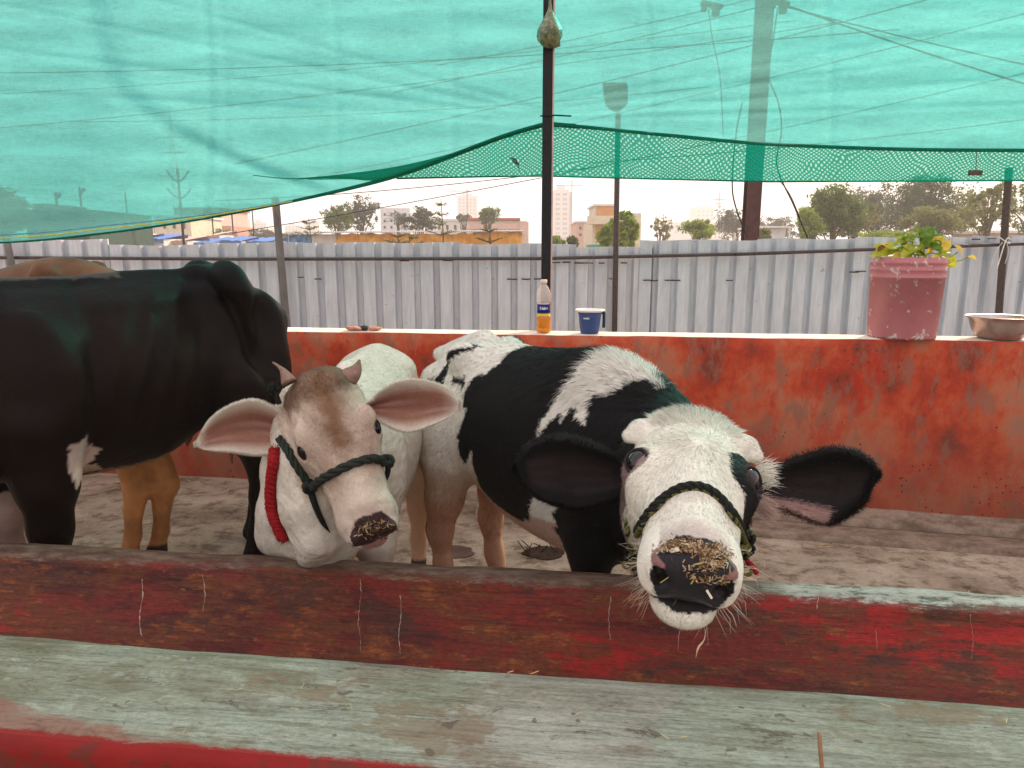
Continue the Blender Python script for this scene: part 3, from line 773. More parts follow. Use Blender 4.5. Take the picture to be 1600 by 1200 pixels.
def leaf(base, tip, w, mat, curl=.25, up=(0, 0, 1)):
    base, tip = Vector(base), Vector(tip); d = tip - base; Ln = d.length; d.normalize()
    side = d.cross(Vector(up)).normalized(); n_ = side.cross(d).normalized()
    vs, fs = [], []
    prof = [.05, .55, .92, 1.0, .86, .55, .22, .0]
    for i, pw in enumerate(prof):
        t = i / (len(prof) - 1)
        for j in (-1, -.5, 0, .5, 1):
            vs.append(base + d * Ln * t + side * (w * pw * j) + n_ * (curl * Ln * (math.sin(t * 2.6) * .5 - t * t * .45) + w * pw * abs(j) * .35))
    for i in range(len(prof) - 1):
        for j in range(4): a = i * 5 + j; fs.append((a, a + 1, a + 6, a + 5))
    return mesh_obj('leaf', vs, fs, mat, plant, True)
pz = plant.location
def PL(px, py, dy=0): return W(px, py, bk.y + dy) - pz
leaves = [((1440, 388), (1463, 351), .022, M_lg, 0), ((1438, 378), (1428, 352), .020, M_lg, -.01), ((1462, 360), (1434, 372), .022, M_lg, .0), ((1440, 385), (1403, 405), .024, M_lgy, -.04), ((1432, 380), (1390, 384), .024, M_lgy, .02), ((1436, 372), (1403, 370), .022, M_lg, .04),
          ((1404, 384), (1378, 392), .022, M_lgy, -.02), ((1400, 398), (1362, 400), .020, M_lgy, -.03), ((1392, 392), (1375, 380), .014, M_ly, -.03), ((1372, 395), (1388, 380), .013, M_ldry, -.02), ((1410, 400), (1392, 402), .016, M_ly, -.05), ((1425, 398), (1412, 401), .018, M_lgy, -.05),
          ((1444, 372), (1480, 369), .016, M_lg, .03), ((1450, 378), (1472, 396), .026, M_lg, .0), ((1472, 392), (1486, 374), .016, M_ly, -.02), ((1461, 398), (1488, 408), .026, M_lgy, -.04), ((1478, 418), (1492, 398), .022, M_lgy, -.05), ((1455, 406), (1470, 400), .014, M_ly, -.05), ((1490, 383), (1504, 402), .017, M_ly, -.02),
          ((1512, 401), (1528, 407), .010, M_ly, -.02), ((1452, 415), (1457, 430), .014, M_lgy, -.06), ((1464, 418), (1447, 421), .016, M_lg, -.06), ((1465, 415), (1468, 428), .012, M_ldry, -.04), ((1466, 430), (1462, 447), .008, M_ldry, -.04), ((1427, 385), (1446, 400), .02, M_lg, .03), ((1420, 392), (1440, 402), .02, M_lgy, -.02),
          ((1415, 378), (1425, 362), .016, M_lg, .05), ((1400, 372), (1420, 378), .016, M_lgy, .05), ((1455, 368), (1478, 382), .018, M_ly, .03), ((1385, 398), (1372, 388), .014, M_ly, .02), ((1395, 400), (1405, 386), .016, M_lg, .06), ((1448, 396), (1462, 388), .012, M_ly, -.01), ((1432, 400), (1424, 388), .014, M_lg, .05)]
for a, b_, w, mt, dy in leaves:
    d0 = random.uniform(-.01, .02)
    w *= 1.45
    leaf(PL(*a, dy + random.uniform(-.02, .02)), PL(*b_, dy + random.uniform(-.04, .0)), w, mt, .22, (random.uniform(-.4, .4), -.55 + random.uniform(-.5, .3), .8))
rl_ = random.Random(12)
for i in range(30):
    cx = rl_.uniform(1368, 1480); cy = rl_.uniform(368 + abs(cx - 1435) * .35, 402); an = rl_.uniform(-.6, 3.6)
    leaf(PL(cx, cy, rl_.uniform(-.05, .08)), PL(cx + 20 * math.cos(an), cy - 14 * abs(math.sin(an)) + 3, rl_.uniform(-.06, .06)), rl_.uniform(.016, .028), rl_.choice([M_lg, M_lg, M_lgy, M_lgy, M_ly]), .25, (rl_.uniform(-.5, .5), -.8, .6))
M_stem = simple('stem', (.25, .30, .06), .6)
st = MB()
for pts in ([(1435, 405), (1437, 385), (1445, 368)], [(1438, 402), (1450, 412), (1462, 420)], [(1468, 404), (1490, 408), (1503, 406), (1512, 401)], [(1440, 405), (1455, 395), (1475, 404), (1488, 400), (1496, 394)], [(1425, 405), (1412, 395), (1395, 390)], [(1430, 404), (1428, 390), (1425, 378)], [(1462, 415), (1466, 430), (1463, 440)]):
    st.tube(cr([PL(a, b_, -.02) for a, b_ in pts], 5), .0032, 6)
st.build('stem', M_stem, plant, True)
# bowl
bw = on_top(1562, .085)
rB = (W(1612, 492, bw.y).x - W(1513, 492, bw.y).x) / 2
hW = W(1560, 494, bw.y).z - WT
m = NT('bowl_metal'); a = m.noise(9, 6, .6)
M_bowl = m.fin(m.ramp(a, [(.35, (.42, .30, .25)), (.65, (.62, .52, .48))]), .32, m.bump(m.noise(50), .1), .5, Metallic=.75)
root = tag(empty('metal_bowl', bw), 'shallow tarnished steel bowl on the wall top at the right edge', 'bowl')
MB().lathe([(0, .002), (rB * .55, .002), (rB * .62, .006), (rB * .78, hW * .4), (rB * .86, hW * .75), (rB * .88, hW * .88), (rB * .97, hW * .94), (rB, hW * .985), (rB * .985, hW), (rB * .9, hW * .97), (rB * .84, hW * .8), (rB * .72, hW * .3), (rB * .5, .008), (0, .006)], n=56).build('bowl_body', M_bowl, root, True)

# ================================================================== litter: straw, dung, twigs
M_straw = simple('straw', (.55, .42, .22), .7, .3, 40); M_dung = simple('dung', (.055, .035, .022), .8, .5, 60, bump=.8)
M_wet = simple('wet_patch', (.12, .085, .07), .35, .3, 8)
q = GZ(848, 868, -.075); b = MB()
root = tag(empty('dung_clump', q), 'dark clump of dung and dry stalks on the floor beneath the spotted calf', 'dung')
rock((0, 0, .012), (.10, .07, .018), 4, M_dung, 'dung_body', root, 3)
for i in range(26):
    a = random.uniform(0, 6.28); l = random.uniform(.03, .07); c0 = Vector((random.uniform(-.08, .08), random.uniform(-.05, .05), .015))
    b.tube([c0, c0 + Vector((math.cos(a) * l, math.sin(a) * l, random.uniform(.0, .05)))], .0025, 5)
b.build('dry_stalk', M_dung, root)
b = MB()
for i in range(420):
    x = random.uniform(-3, 3.0); v = random.uniform(1.95, 3.7); a = random.gauss(0, 1.2); l = random.uniform(.015, .07)
    p = L(x, v, FZ(x) + .010 + .006 * fbm(x * 2, v * 2, 3)); b.tube([p, p + Vector((math.cos(a) * l, math.sin(a) * l, .006))], .0016, 4)
tag(b.build('straw_litter', M_straw), 'thin straws scattered over the pen floor', kind='stuff')
b = MB()
for i in range(26):
    x = random.uniform(-1.2, 1.2); v = random.uniform(.9, 1.12); a = random.gauss(0, 1.2); l = random.uniform(.006, .018)
    p = L(x, v, LZ + .006); b.tube([p, p + Vector((math.cos(a) * l, math.sin(a) * l, .001))], .0008, 4)
tag(b.build('chaff_on_ledge', M_straw), 'a few flecks of chaff on the grey green ledge', kind='stuff')
# upright dry stalk close to the camera at the bottom right
p = W(1284, 1205, .80); pt = W(1279, 1148, .80)
b = MB().tube(cr([p - (pt - p) * 1.6, p, pt.lerp(p, .4) + Vector((.001, 0, 0)), pt]), [.0045, .0042, .004, .0036], 8, cap=True) if False else MB()
sp0 = W(1290, 1240, .84); pts = cr([Vector((sp0.x, sp0.y, LZ - .002)), W(1284, 1195, .84), W(1280, 1146, .85)], 4)
b.tube([q_ - pts[0] for q_ in pts], [.0052] * 3 + [.0045] * (len(pts) - 3), 7, flat=.6)
tag(b.build('dry_stalk', simple('stalk_brown', (.30, .16, .09), .7, .3, 60), None, True, pts[0]), 'short brown dry stalk sticking up at the near edge of the ledge', 'stalk')
# dark wet patches
for i, (px, py, rx, ry, lb) in enumerate(((705, 862, .11, .07, 'dark wet patch on the floor beside the spotted calf\'s hind hoof'),)):
    c = GZ(px, py, -.048); vs = [c]; n = 28
    for k in range(n):
        a = 2 * math.pi * k / n; r_ = 1 + .25 * fbm(math.cos(a) * 2, math.sin(a) * 2, i)
        vs.append(c + Vector((rx * r_ * math.cos(a), ry * r_ * math.sin(a), .001)))
    tag(mesh_obj('wet_patch', [v_ - c for v_ in vs], [(0, 1 + k, 1 + (k + 1) % n) for k in range(n)], M_wet, loc=c), lb, 'puddle')
# ================================================================== modelling of bodies: blended solids -> one continuous surface
A3 = lambda *a: np.array(a, float)
def nrm(v): v = np.array(v, float); return v / np.linalg.norm(v)
class Body:
    def __init__(s): s.pr = []
    def ell(s, c, r, R=None, k=.03, op='+', f=None):
        c = np.array(c, float); r = np.array(r, float)
        if f is not None: c, R = f.p(c), f.R
        if R is None: R = np.eye(3)
        rm = r.max(); s.pr.append(('e', (c, r, R), k, op, c - rm, c + rm))
    def cone(s, a, b, ra, rb, k=.03, op='+', f=None):
        a = np.array(a, float); b = np.array(b, float)
        if f is not None: a, b = f.p(a), f.p(b)
        m = max(ra, rb); s.pr.append(('c', (a, b, ra, rb), k, op, np.minimum(a, b) - m, np.maximum(a, b) + m))
    def chain(s, pts, k=.03, op='+', f=None):
        for (a, ra), (b, rb) in zip(pts[:-1], pts[1:]): s.cone(a, b, ra, rb, k, op, f)
    def loft(s, org, ax, lat, tab, k=.04, ex=2.3, nr=None):
        """tab rows: s, top z, bottom z, half width, lateral shift"""
        tab = np.array(tab, float)
        P = []
        T = np.vstack([2 * tab[0] - tab[1], tab, 2 * tab[-1] - tab[-2]])
        for i in range(1, len(T) - 2):
            for j in range(10):
                t = j / 10
                P.append(.5 * (2 * T[i] + (T[i + 1] - T[i - 1]) * t + (2 * T[i - 1] - 5 * T[i] + 4 * T[i + 1] - T[i + 2]) * t * t + (3 * T[i] - 3 * T[i + 1] + T[i + 2] - T[i - 1]) * t ** 3))
        P.append(T[-2]); P = np.array(P)
        org = np.array(org, float); ax = nrm(ax); lat = nrm(lat)
        e = []
        for r in tab:
            for l in (-1, 1):
                q = org[:2] + ax[:2] * r[0] + lat[:2] * (l * r[3] + r[4])
                e.append((q[0], q[1], r[1])); e.append((q[0], q[1], r[2]))
        e = np.array(e); s.pr.append(('l', (org, ax, lat, P, ex), k, '+', e.min(0) - .03, e.max(0) + .03))
    def ev(s, P, pr):
        kind, d = pr[0], pr[1]
        if kind == 'e':
            c, r, R = d; q = (P - c) @ R
            k0 = np.sqrt(((q / r) ** 2).sum(-1)); k1 = np.sqrt(((q / r ** 2) ** 2).sum(-1)) + 1e-9
            return k0 * (k0 - 1) / k1
        if kind == 'c':
            a, b, ra, rb = d; ab = b - a; t = np.clip(((P - a) @ ab) / (ab @ ab), 0, 1)
            return np.linalg.norm(P - a - t[..., None] * ab, axis=-1) - (ra + (rb - ra) * t)
        org, ax, lat, T, ex = d
        q = P - org; sx = q @ ax; l = q @ lat; z = P[..., 2]
        x = T[:, 0]; zt = np.interp(sx, x, T[:, 1]); zb = np.interp(sx, x, T[:, 2]); hw = np.maximum(np.interp(sx, x, T[:, 3]), .004); ls = np.interp(sx, x, T[:, 4])
        zc = (zt + zb) / 2; hz = np.maximum((zt - zb) / 2, .004)
        g = (np.abs((l - ls) / hw) ** ex + np.abs((z - zc) / hz) ** ex) ** (1 / ex)
        dd = (g - 1) * np.minimum(hw, hz)
        over = np.maximum(np.maximum(x[0] - sx, sx - x[-1]), 0)
        return np.where(over > 0, np.maximum(dd, 0) + over, dd)
    def grid(s, lo, hi, h, hole=None, disp=None):
        lo = np.array(lo, float); hi = np.array(hi, float)
        n = np.ceil((hi - lo) / h).astype(int) + 1
        Fd = np.full(n, 1.0, np.float32)
        ax = [lo[i] + h * np.arange(n[i]) for i in range(3)]
        for pr in s.pr:
            k = pr[2]; e = 1.6 * k + 3 * h
            i0 = np.maximum(np.floor((pr[4] - e - lo) / h).astype(int), 0); i1 = np.minimum(np.ceil((pr[5] + e - lo) / h).astype(int) + 1, n)
            if (i1 <= i0).any(): continue
            sl = tuple(slice(a, b) for a, b in zip(i0, i1))
            P = np.stack(np.meshgrid(*[ax[i][i0[i]:i1[i]] for i in range(3)], indexing='ij'), -1)
            d = s.ev(P, pr).astype(np.float32); f = Fd[sl]
            if pr[3] == '+':
                hh = np.clip(k - np.abs(f - d), 0, None) / k
                Fd[sl] = np.minimum(f, d) - hh * hh * k * .25
            else:
                d = -d; hh = np.clip(k - np.abs(f - d), 0, None) / k
                Fd[sl] = np.maximum(f, d) + hh * hh * k * .25
        if disp is not None:
            P = np.stack(np.meshgrid(*ax, indexing='ij'), -1); near = np.abs(Fd) < .05
            Fd[near] += disp(P[near]).astype(np.float32)
        return surface_nets(Fd, lo, h, hole)
def surface_nets(Fd, lo, h, hole=None):
    I = Fd < 0
    c = np.zeros(tuple(np.array(Fd.shape) - 1), np.int8)
    offs = [(a, b, d) for a in (0, 1) for b in (0, 1) for d in (0, 1)]
    sh = np.array(Fd.shape) - 1
    sub = lambda A, o: A[o[0]:o[0] + sh[0], o[1]:o[1] + sh[1], o[2]:o[2] + sh[2]]
    for o in offs: c += sub(I, o)
    act = (c > 0) & (c < 8); idx = np.argwhere(act)
    vid = np.full(act.shape, -1, np.int64); vid[act] = np.arange(len(idx))
    vals = np.stack([Fd[idx[:, 0] + o[0], idx[:, 1] + o[1], idx[:, 2] + o[2]] for o in offs], 1)
    acc = np.zeros((len(idx), 3)); cnt = np.zeros(len(idx))
    for i in range(8):
        for j in range(i + 1, 8):
            oi, oj = np.array(offs[i]), np.array(offs[j])
            if np.abs(oi - oj).sum() != 1: continue
            a, b = vals[:, i], vals[:, j]; m = (a < 0) != (b < 0)
            t = np.where(m, a / np.where(m, a - b, 1), 0)
            acc += np.where(m[:, None], oi + t[:, None] * (oj - oi), 0); cnt += m
    V = lo + h * (idx + acc / cnt[:, None])
    quads = []
    for axn in range(3):
        o = [0, 0, 0]; o[axn] = 1
        A = I[tuple(slice(0, I.shape[i] - o[i]) for i in range(3))]; B = I[tuple(slice(o[i], None) for i in range(3))]
        e = np.argwhere(A != B)
        u, w = (axn + 1) % 3, (axn + 2) % 3
        ok = (e[:, u] > 0) & (e[:, w] > 0) & (e[:, u] < vid.shape[u]) & (e[:, w] < vid.shape[w]) & (e[:, axn] < vid.shape[axn])
        e = e[ok]; ins = A[e[:, 0], e[:, 1], e[:, 2]]
        def g(du, dw):
            q = e.copy(); q[:, u] -= du; q[:, w] -= dw; return vid[q[:, 0], q[:, 1], q[:, 2]]
        q = np.stack([g(0, 0), g(1, 0), g(1, 1), g(0, 1)], 1)
        q[~ins] = q[~ins][:, ::-1]
        quads.append(q)
    Q = np.vstack(quads); Q = Q[(Q >= 0).all(1)]
    if hole is not None:
        cc = V[Q].mean(1); a, b = hole
        Q = Q[~((cc > a) & (cc < b)).all(1)]
        used = np.zeros(len(V), bool); used[Q.ravel()] = True
        mp = np.cumsum(used) - 1; V = V[used]; Q = mp[Q]
    return V, Q
def smooth_mesh(V, Q, it=3, lam=.5, mu=-.52):
    e = np.vstack([Q[:, [0, 1]], Q[:, [1, 2]], Q[:, [2, 3]], Q[:, [3, 0]]])
    deg = np.bincount(e.ravel(), minlength=len(V)).astype(float); deg[deg == 0] = 1
    # keep open edges where they are
    ks = np.sort(e, 1); key = ks[:, 0] * len(V) + ks[:, 1]; u, ct = np.unique(key, return_counts=True)
    bd = u[ct == 1]; fixed = np.zeros(len(V), bool); fixed[bd // len(V)] = True; fixed[bd % len(V)] = True
    for i in range(it):
        for l in (lam, mu):
            A = np.stack([np.bincount(e[:, 0], V[e[:, 1], k], len(V)) + np.bincount(e[:, 1], V[e[:, 0], k], len(V)) for k in range(3)], 1) / deg[:, None]
            d = (A - V) * l; d[fixed] = 0; V = V + d
    return V
def vnormals(V, Q):
    n = np.cross(V[Q[:, 2]] - V[Q[:, 0]], V[Q[:, 3]] - V[Q[:, 1]])
    N = np.stack([sum(np.bincount(Q[:, j], n[:, k], len(V)) for j in range(4)) for k in range(3)], 1)
    return N / (np.linalg.norm(N, axis=1, keepdims=True) + 1e-12)
def arr_mesh(name, V, Q, cols=None, mats=(), parent=None, org=(0, 0, 0), normals=None, smooth=True, wet=None):
    me = bpy.data.meshes.new(name); nq = len(Q); w = Q.shape[1]
    me.vertices.add(len(V)); me.vertices.foreach_set('co', (V - np.array(org)).astype(np.float32).ravel())
    me.loops.add(nq * w); me.loops.foreach_set('vertex_index', Q.astype(np.int32).ravel())
    me.polygons.add(nq); me.polygons.foreach_set('loop_start', np.arange(0, nq * w, w, dtype=np.int32))
    me.polygons.foreach_set('use_smooth', np.full(nq, smooth))
    me.update(calc_edges=True)
    if cols is not None:
        a = me.color_attributes.new('Coat', 'FLOAT_COLOR', 'POINT')
        a.data.foreach_set('color', np.hstack([cols, np.ones((len(V), 1)) if wet is None else 1 - np.asarray(wet, float).reshape(-1, 1)]).astype(np.float32).ravel())
    for m in mats: me.materials.append(m)
    if normals is not None: me.normals_split_custom_set_from_vertices(normals.tolist())
    o = bpy.data.objects.new(name, me); return link(o, parent)
def floorz(s): return -.036 * np.clip(np.asarray(s) + 2.0, 0, 5)
def slope(V):
    """lengthen the legs down to the sloping floor"""
    V = V.copy(); s = V[:, 0] * UX.x + V[:, 1] * UX.y; t = np.clip((.50 - V[:, 2]) / .45, 0, 1); V[:, 2] += floorz(s) * t; return V
class Frame:
    """a head's own axes: x across, y along the face towards the nose, z out of the forehead"""
    def __init__(s, p0, p1, xh, sc=1, sx=1):
        s.o = np.array(p0, float); D = nrm(np.array(p1) - p0)
        X = np.array(xh, float); X = nrm(X - D * (X @ D)); N = np.cross(D, X)
        s.R = np.stack([X, D, N], 1); s.sc = sc; s.sx = sx
    def p(s, q): q = np.array(q, float) * A3(s.sc * s.sx, s.sc, s.sc); return s.o + q @ s.R.T
    def inv(s, P): return ((P - s.o) @ s.R) / A3(s.sc * s.sx, s.sc, s.sc)
def head_shape(B, f, ch=1.0, mz=1.0, cd=0.0):
    S = f.sc; X = S * f.sx
    def E(c, r, k=.03, op='+'): B.ell(c, (r[0] * X, r[1] * S, r[2] * S), k=k * S, op=op, f=f)
    def C(a, b, ra, rb, k=.03, op='+'): B.cone(a, b, ra * S, rb * S, k * S, op, f)
    E((0, .06, -.085), (.098, .10, .085), .04)
    E((0, .13, -.070), (.098, .10, .062), .04)
    E((0, .02, -.05), (.075, .045, .045), .03)
    for x in (-1, 1):
        E((x * .078, .155, -.060), (.038, .050, .040), .03)       # eye sockets' bony rims
        E((x * .062, .15, -.125), (.046 * ch, .085, .075), .04)     # cheeks
        C((x * .038, .19, -.078), (x * .030, .34, -.066), .052, .041, .03)
        C((x * .052, .155, -.165), (x * .022, .335, -.125), .036 * ch, .026, .04)
        E((x * .034, .365, -.078), (.042 * mz, .052, .044), .025)
    C((0, .14, -.045), (0, .33, -.036), .050, .036, .04)
    E((0, .380, -.066), (.060 * mz, .042, .050), .02)
    E((0, .372 + cd, -.138 - cd), (.050 * mz, .048, .032), .022)              # chin
    for x in (-1, 1):
        E((x * .040 * mz, .404, -.056), (.026, .020, .030), .012)    # nostril wings
        E((x * .046 * mz, .365, -.098), (.024, .045, .026), .02)     # lips at the side
    # mouth slit
    E((0, .415, -.1140), (.062 * mz, .050, .0040), .008, '-')
    for x in (-1, 1):
        E((x * .041 * mz, .430, -.064), (.0125, .020, .016), .006, '-')
        E((x * .050 * mz, .418, -.050), (.010, .013, .007), .006, '-')
def lid_mesh(f, c, r, gaze, across, wide=.86, tall=.60, col_in=(.02, .015, .015), col_out=(.3, .2, .18), nr=9, nph=36):
    """skin folded round an eyeball, with an almond shaped opening"""
    c = f.p(c); g = f.R @ nrm(gaze); a = f.R @ nrm(across); a = nrm(a - g * (a @ g)); b = np.cross(g, a)
    V, C = [], []
    for i in range(nr):
        t = i / (nr - 1)
        for k in range(nph):
            ph = 2 * math.pi * k / nph; cx, cy = math.cos(ph), math.sin(ph)
            be = 1 / math.sqrt((cx / wide) ** 2 + (cy / tall) ** 2) * (1 - .10 * abs(cx) ** 6)
            if i == 0: th, rr = be + .04, r * .99
            else: th = be + (1.95 - be) * ((i - 1) / (nr - 2)) ** 1.1; rr = r * (1.10 + .10 * math.sin(min(1, (i - 1) / 3) * math.pi) * .8 - .12 * ((i - 1) / (nr - 2)))
            V.append(c + (g * math.cos(th) + (a * cx + b * cy) * math.sin(th)) * rr)
            C.append(np.array(col_in) if i < 3 else np.array(col_in) * max(0, 1 - (i - 2) / 2.5) + np.array(col_out) * min(1, (i - 2) / 2.5))
    Q = [(i * nph + k, i * nph + (k + 1) % nph, (i + 1) * nph + (k + 1) % nph, (i + 1) * nph + k) for i in range(nr - 1) for k in range(nph)]
    return np.array(V), np.array(Q), np.array(C)
def inpoly(x, y, poly):
    ins = np.zeros(len(x), bool); n = len(poly)
    for i in range(n):
        x1, y1 = poly[i]; x2, y2 = poly[(i + 1) % n]
        if y1 == y2: continue
        c = ((y1 > y) != (y2 > y)) & (x < (x2 - x1) * (y - y1) / (y2 - y1) + x1); ins ^= c
    return ins
def vnoise(P, sc, seed=0):
    """cheap smooth 3-D noise, about -1..1"""
    r = np.random.default_rng(seed); out = np.zeros(len(P))
    for i in range(7):
        d = r.normal(size=3); d /= np.linalg.norm(d); ph = r.uniform(0, 6.28); d2 = r.normal(size=3); d2 /= np.linalg.norm(d2)
        out += np.sin(P @ d * sc * (1 + .25 * i) + ph + 1.3 * np.sin(P @ d2 * sc * .8 + ph * 2))
    return out / 4
def ear_mesh(top, bot, Ybase, Ytip, cup=.03, thick=.005, sagz=0, ns=26, nt=13, base_roll=0):
    """an ear: outline given as two edges from the base to the tip, cupped and with thickness; returns V,Q, (inner mask, s, t)"""
    T = cr([(a, b, 0) for a, b in top], 8); Bm = cr([(a, b, 0) for a, b in bot], 8)
    def at(P, t):
        k = t * (len(P) - 1); i = min(int(k), len(P) - 2); return P[i].lerp(P[i + 1], k - i)
    G = np.zeros((ns, nt, 3))
    for i in range(ns):
        s_ = i / (ns - 1); s2 = 1 - (1 - s_) ** 1.35
        a, b = at(T, s2), at(Bm, s2); Y = Ybase + (Ytip - Ybase) * s2
        for j in range(nt):
            t = j / (nt - 1); q = a.lerp(b, t); w = 1 - abs(2 * t - 1) ** 2.2
            G[i, j] = W(q.x, q.y, Y + cup * w * math.sin(math.pi * min(1, s2 * 1.02 + .12)) ** .7)
    return grid_solid(G, thick)
def grid_solid(G, thick):
    ns, nt = G.shape[:2]
    du = np.gradient(G, axis=0); dv = np.gradient(G, axis=1); N = np.cross(du, dv); N /= np.linalg.norm(N, axis=2, keepdims=True) + 1e-9
    view = G - np.array([0, 0, CAMH]); fl = np.sign((N * view).sum(2, keepdims=True)); N = N * np.where(fl == 0, 1, fl)   # N points away from the viewer side
    t = np.linspace(0, 1, nt)[None, :, None]; s = np.linspace(0, 1, ns)[:, None, None]
    th = thick * (np.minimum(1, np.minimum(t, 1 - t) * 7 + .12)) * np.minimum(1, (1 - s) * 9 + .15)
    V = np.concatenate([(G - N * th * .5).reshape(-1, 3), (G + N * th * .5).reshape(-1, 3)])
    q = []; m = ns * nt
    for i in range(ns - 1):
        for j in range(nt - 1):
            a = i * nt + j; q.append((a, a + 1, a + nt + 1, a + nt)); q.append((m + a, m + a + nt, m + a + nt + 1, m + a + 1))
    for j in range(nt - 1):
        for i in (0, ns - 1): a = i * nt + j; q.append((a, a + 1, m + a + 1, m + a))
    for i in range(ns - 1):
        for j in (0, nt - 1): a = i * nt + j; q.append((a, a + nt, m + a + nt, m + a))
    Q = np.array(q)
    inner = np.concatenate([np.ones(m, bool), np.zeros(m, bool)])
    st = np.stack(np.meshgrid(np.linspace(0, 1, ns), np.linspace(0, 1, nt), indexing='ij'), -1).reshape(-1, 2)
    return V, Q, inner, np.vstack([st, st])
def fix_wind(V, Q, c=None):
    return Q
# ---- coats
def coat_mat(name, rough=.65, sheen=.04, scale=260, bump=.25, spec=.16, trans=0.0, stretch=(1, 1, 1)):
    m = NT(name); c = m.attr('Coat')[0]
    dry = m.attr('Coat')[3]
    g = m.noise(scale, 3, .6, stretch); g2 = m.noise(18, 4, .6)
    vo = m.node('ShaderNodeTexVoronoi'); vo.inputs['Scale'].default_value = 260; m.lk(m.coord(), vo.inputs['Vector'])
    peb = m.math('MULTIPLY', vo.outputs[0], m.math('SUBTRACT', 1.0, dry)); rough = m.ramp(dry, [(0, .22), (1, rough)])
    c = m.mix(c, m.ramp(g, [(.3, .80), (.7, 1.12)]), .8, 'MULTIPLY')
    c = m.mix(c, m.ramp(g2, [(.3, .88), (.7, 1.08)]), .8, 'MULTIPLY')
    return m.fin(c, rough, m.bump(peb, -.8, .003, m.bump(g, bump, .003, m.bump(m.noise(28, 5, .65), .35, .012))), spec, Sheen_Weight=sheen, Sheen_Roughness=.4)
def hair_mat(name, trans=.35):
    m = NT(name); c = m.attr('Coat')[0]
    m.fin(c, .55, None, .35)
    tr = m.node('ShaderNodeBsdfTranslucent'); m.lk(c, tr.inputs[0])
    mx = m.node('ShaderNodeMixShader'); mx.inputs[0].default_value = trans
    m.lk(m.b.outputs[0], mx.inputs[1]); m.lk(tr.outputs[0], mx.inputs[2]); m.lk(mx.outputs[0], m.out.inputs[0]); return m.mat
def grow(V, Q, N, cols, count, dens, flow, length, width, lift, seed=1, droop=.0, jit=.35):
    """blades of hair on a surface: one base pair, one middle pair, one tip"""
    r = np.random.default_rng(seed)
    A = np.linalg.norm(np.cross(V[Q[:, 2]] - V[Q[:, 0]], V[Q[:, 3]] - V[Q[:, 1]]), axis=1) / 2
    fc = V[Q].mean(1); w = A * dens(fc, N[Q[:, 0]]); w = np.clip(w, 0, None); w /= w.sum()
    f = r.choice(len(Q), count, p=w); u = r.random((count, 2))
    a, b, c, d = (V[Q[f, i]] for i in range(4)); U, T = u[:, :1], u[:, 1:]
    P = (a * (1 - U) + b * U) * (1 - T) + (d * (1 - U) + c * U) * T
    n = N[Q[f]].mean(1); n /= np.linalg.norm(n, axis=1, keepdims=True) + 1e-9
    C = cols[Q[f, r.integers(0, 4, count)]] * (1 + r.normal(0, .12, (count, 1)))
    fl = flow(P, n); fl = fl - n * (fl * n).sum(1, keepdims=True); fl += r.normal(0, jit * .5, (count, 3))
    fl = fl - n * (fl * n).sum(1, keepdims=True); fl /= np.linalg.norm(fl, axis=1, keepdims=True) + 1e-9
    Ln = (length(P) * r.uniform(.6, 1.25, count))[:, None]
    lf = lift(P)[:, None] * r.uniform(.6, 1.3, (count, 1))
    d1 = fl + n * lf; d1 /= np.linalg.norm(d1, axis=1, keepdims=True)
    d2 = fl * 1.0 + n * lf * .45 + np.array([0, 0, -droop]) ; d2 /= np.linalg.norm(d2, axis=1, keepdims=True)
    side = np.cross(d1, n + r.normal(0, .5, (count, 3))); side /= np.linalg.norm(side, axis=1, keepdims=True) + 1e-9
    wd = width * r.uniform(.7, 1.3, (count, 1))
    P0 = P - n * .0006
    M = P0 + d1 * Ln * .5; Tp = M + d2 * Ln * .5
    VV = np.stack([P0 - side * wd, P0 + side * wd, M + side * wd * .75, M - side * wd * .75, Tp], 1).reshape(-1, 3)
    k = np.arange(count)[:, None] * 5
    F3 = np.vstack([k + [0, 1, 2], k + [0, 2, 3], k + [3, 2, 4]])
    NN = n + d1 * .0 + r.normal(0, .18, (count, 3)); NN /= np.linalg.norm(NN, axis=1, keepdims=True)
    return VV, F3, np.repeat(np.clip(C, 0, 1), 5, 0), np.repeat(NN, 5, 0)
def hair_obj(parts, mat, parent, org, name='hair'):
    V = np.vstack([p[0] for p in parts]); off = np.cumsum([0] + [len(p[0]) for p in parts[:-1]])
    Fc = np.vstack([p[1] + o for p, o in zip(parts, off)]); C = np.vstack([p[2] for p in parts]); N = np.vstack([p[3] for p in parts])
    o = arr_mesh(name, V, Fc, C, [mat], parent, org, N); o['kind'] = 'stuff'; return o
class Skin:
    def __init__(s, parts):
        off = 0; Vs, Qs = [], []
        for V, Q in parts: Vs.append(V); Qs.append(Q + off); off += len(V)
        s.V = np.vstack(Vs); s.Q = np.vstack(Qs)
        s.N = vnormals(s.V, s.Q); s.bvh = None
    def tree(s):
        if s.bvh is None: s.bvh = BVHTree.FromPolygons(s.V.tolist(), s.Q.tolist())
        return s.bvh
    def hit(s, px, py, off=0.0):
        r = ray(px, py).normalized(); h = s.tree().ray_cast(Vector((0, 0, CAMH)), r)
        if h[0] is None: return None
        n = h[1] if h[1].dot(r) < 0 else -h[1]
        return h[0] + n * off
    def near(s, p, off=0.0):
        h = s.tree().find_nearest(Vector(p)); d = (Vector(p) - h[0])
        n = h[1]
        return h[0] + n * off
M_coat = coat_mat('short_coat'); M_hair = hair_mat('hair_strands')
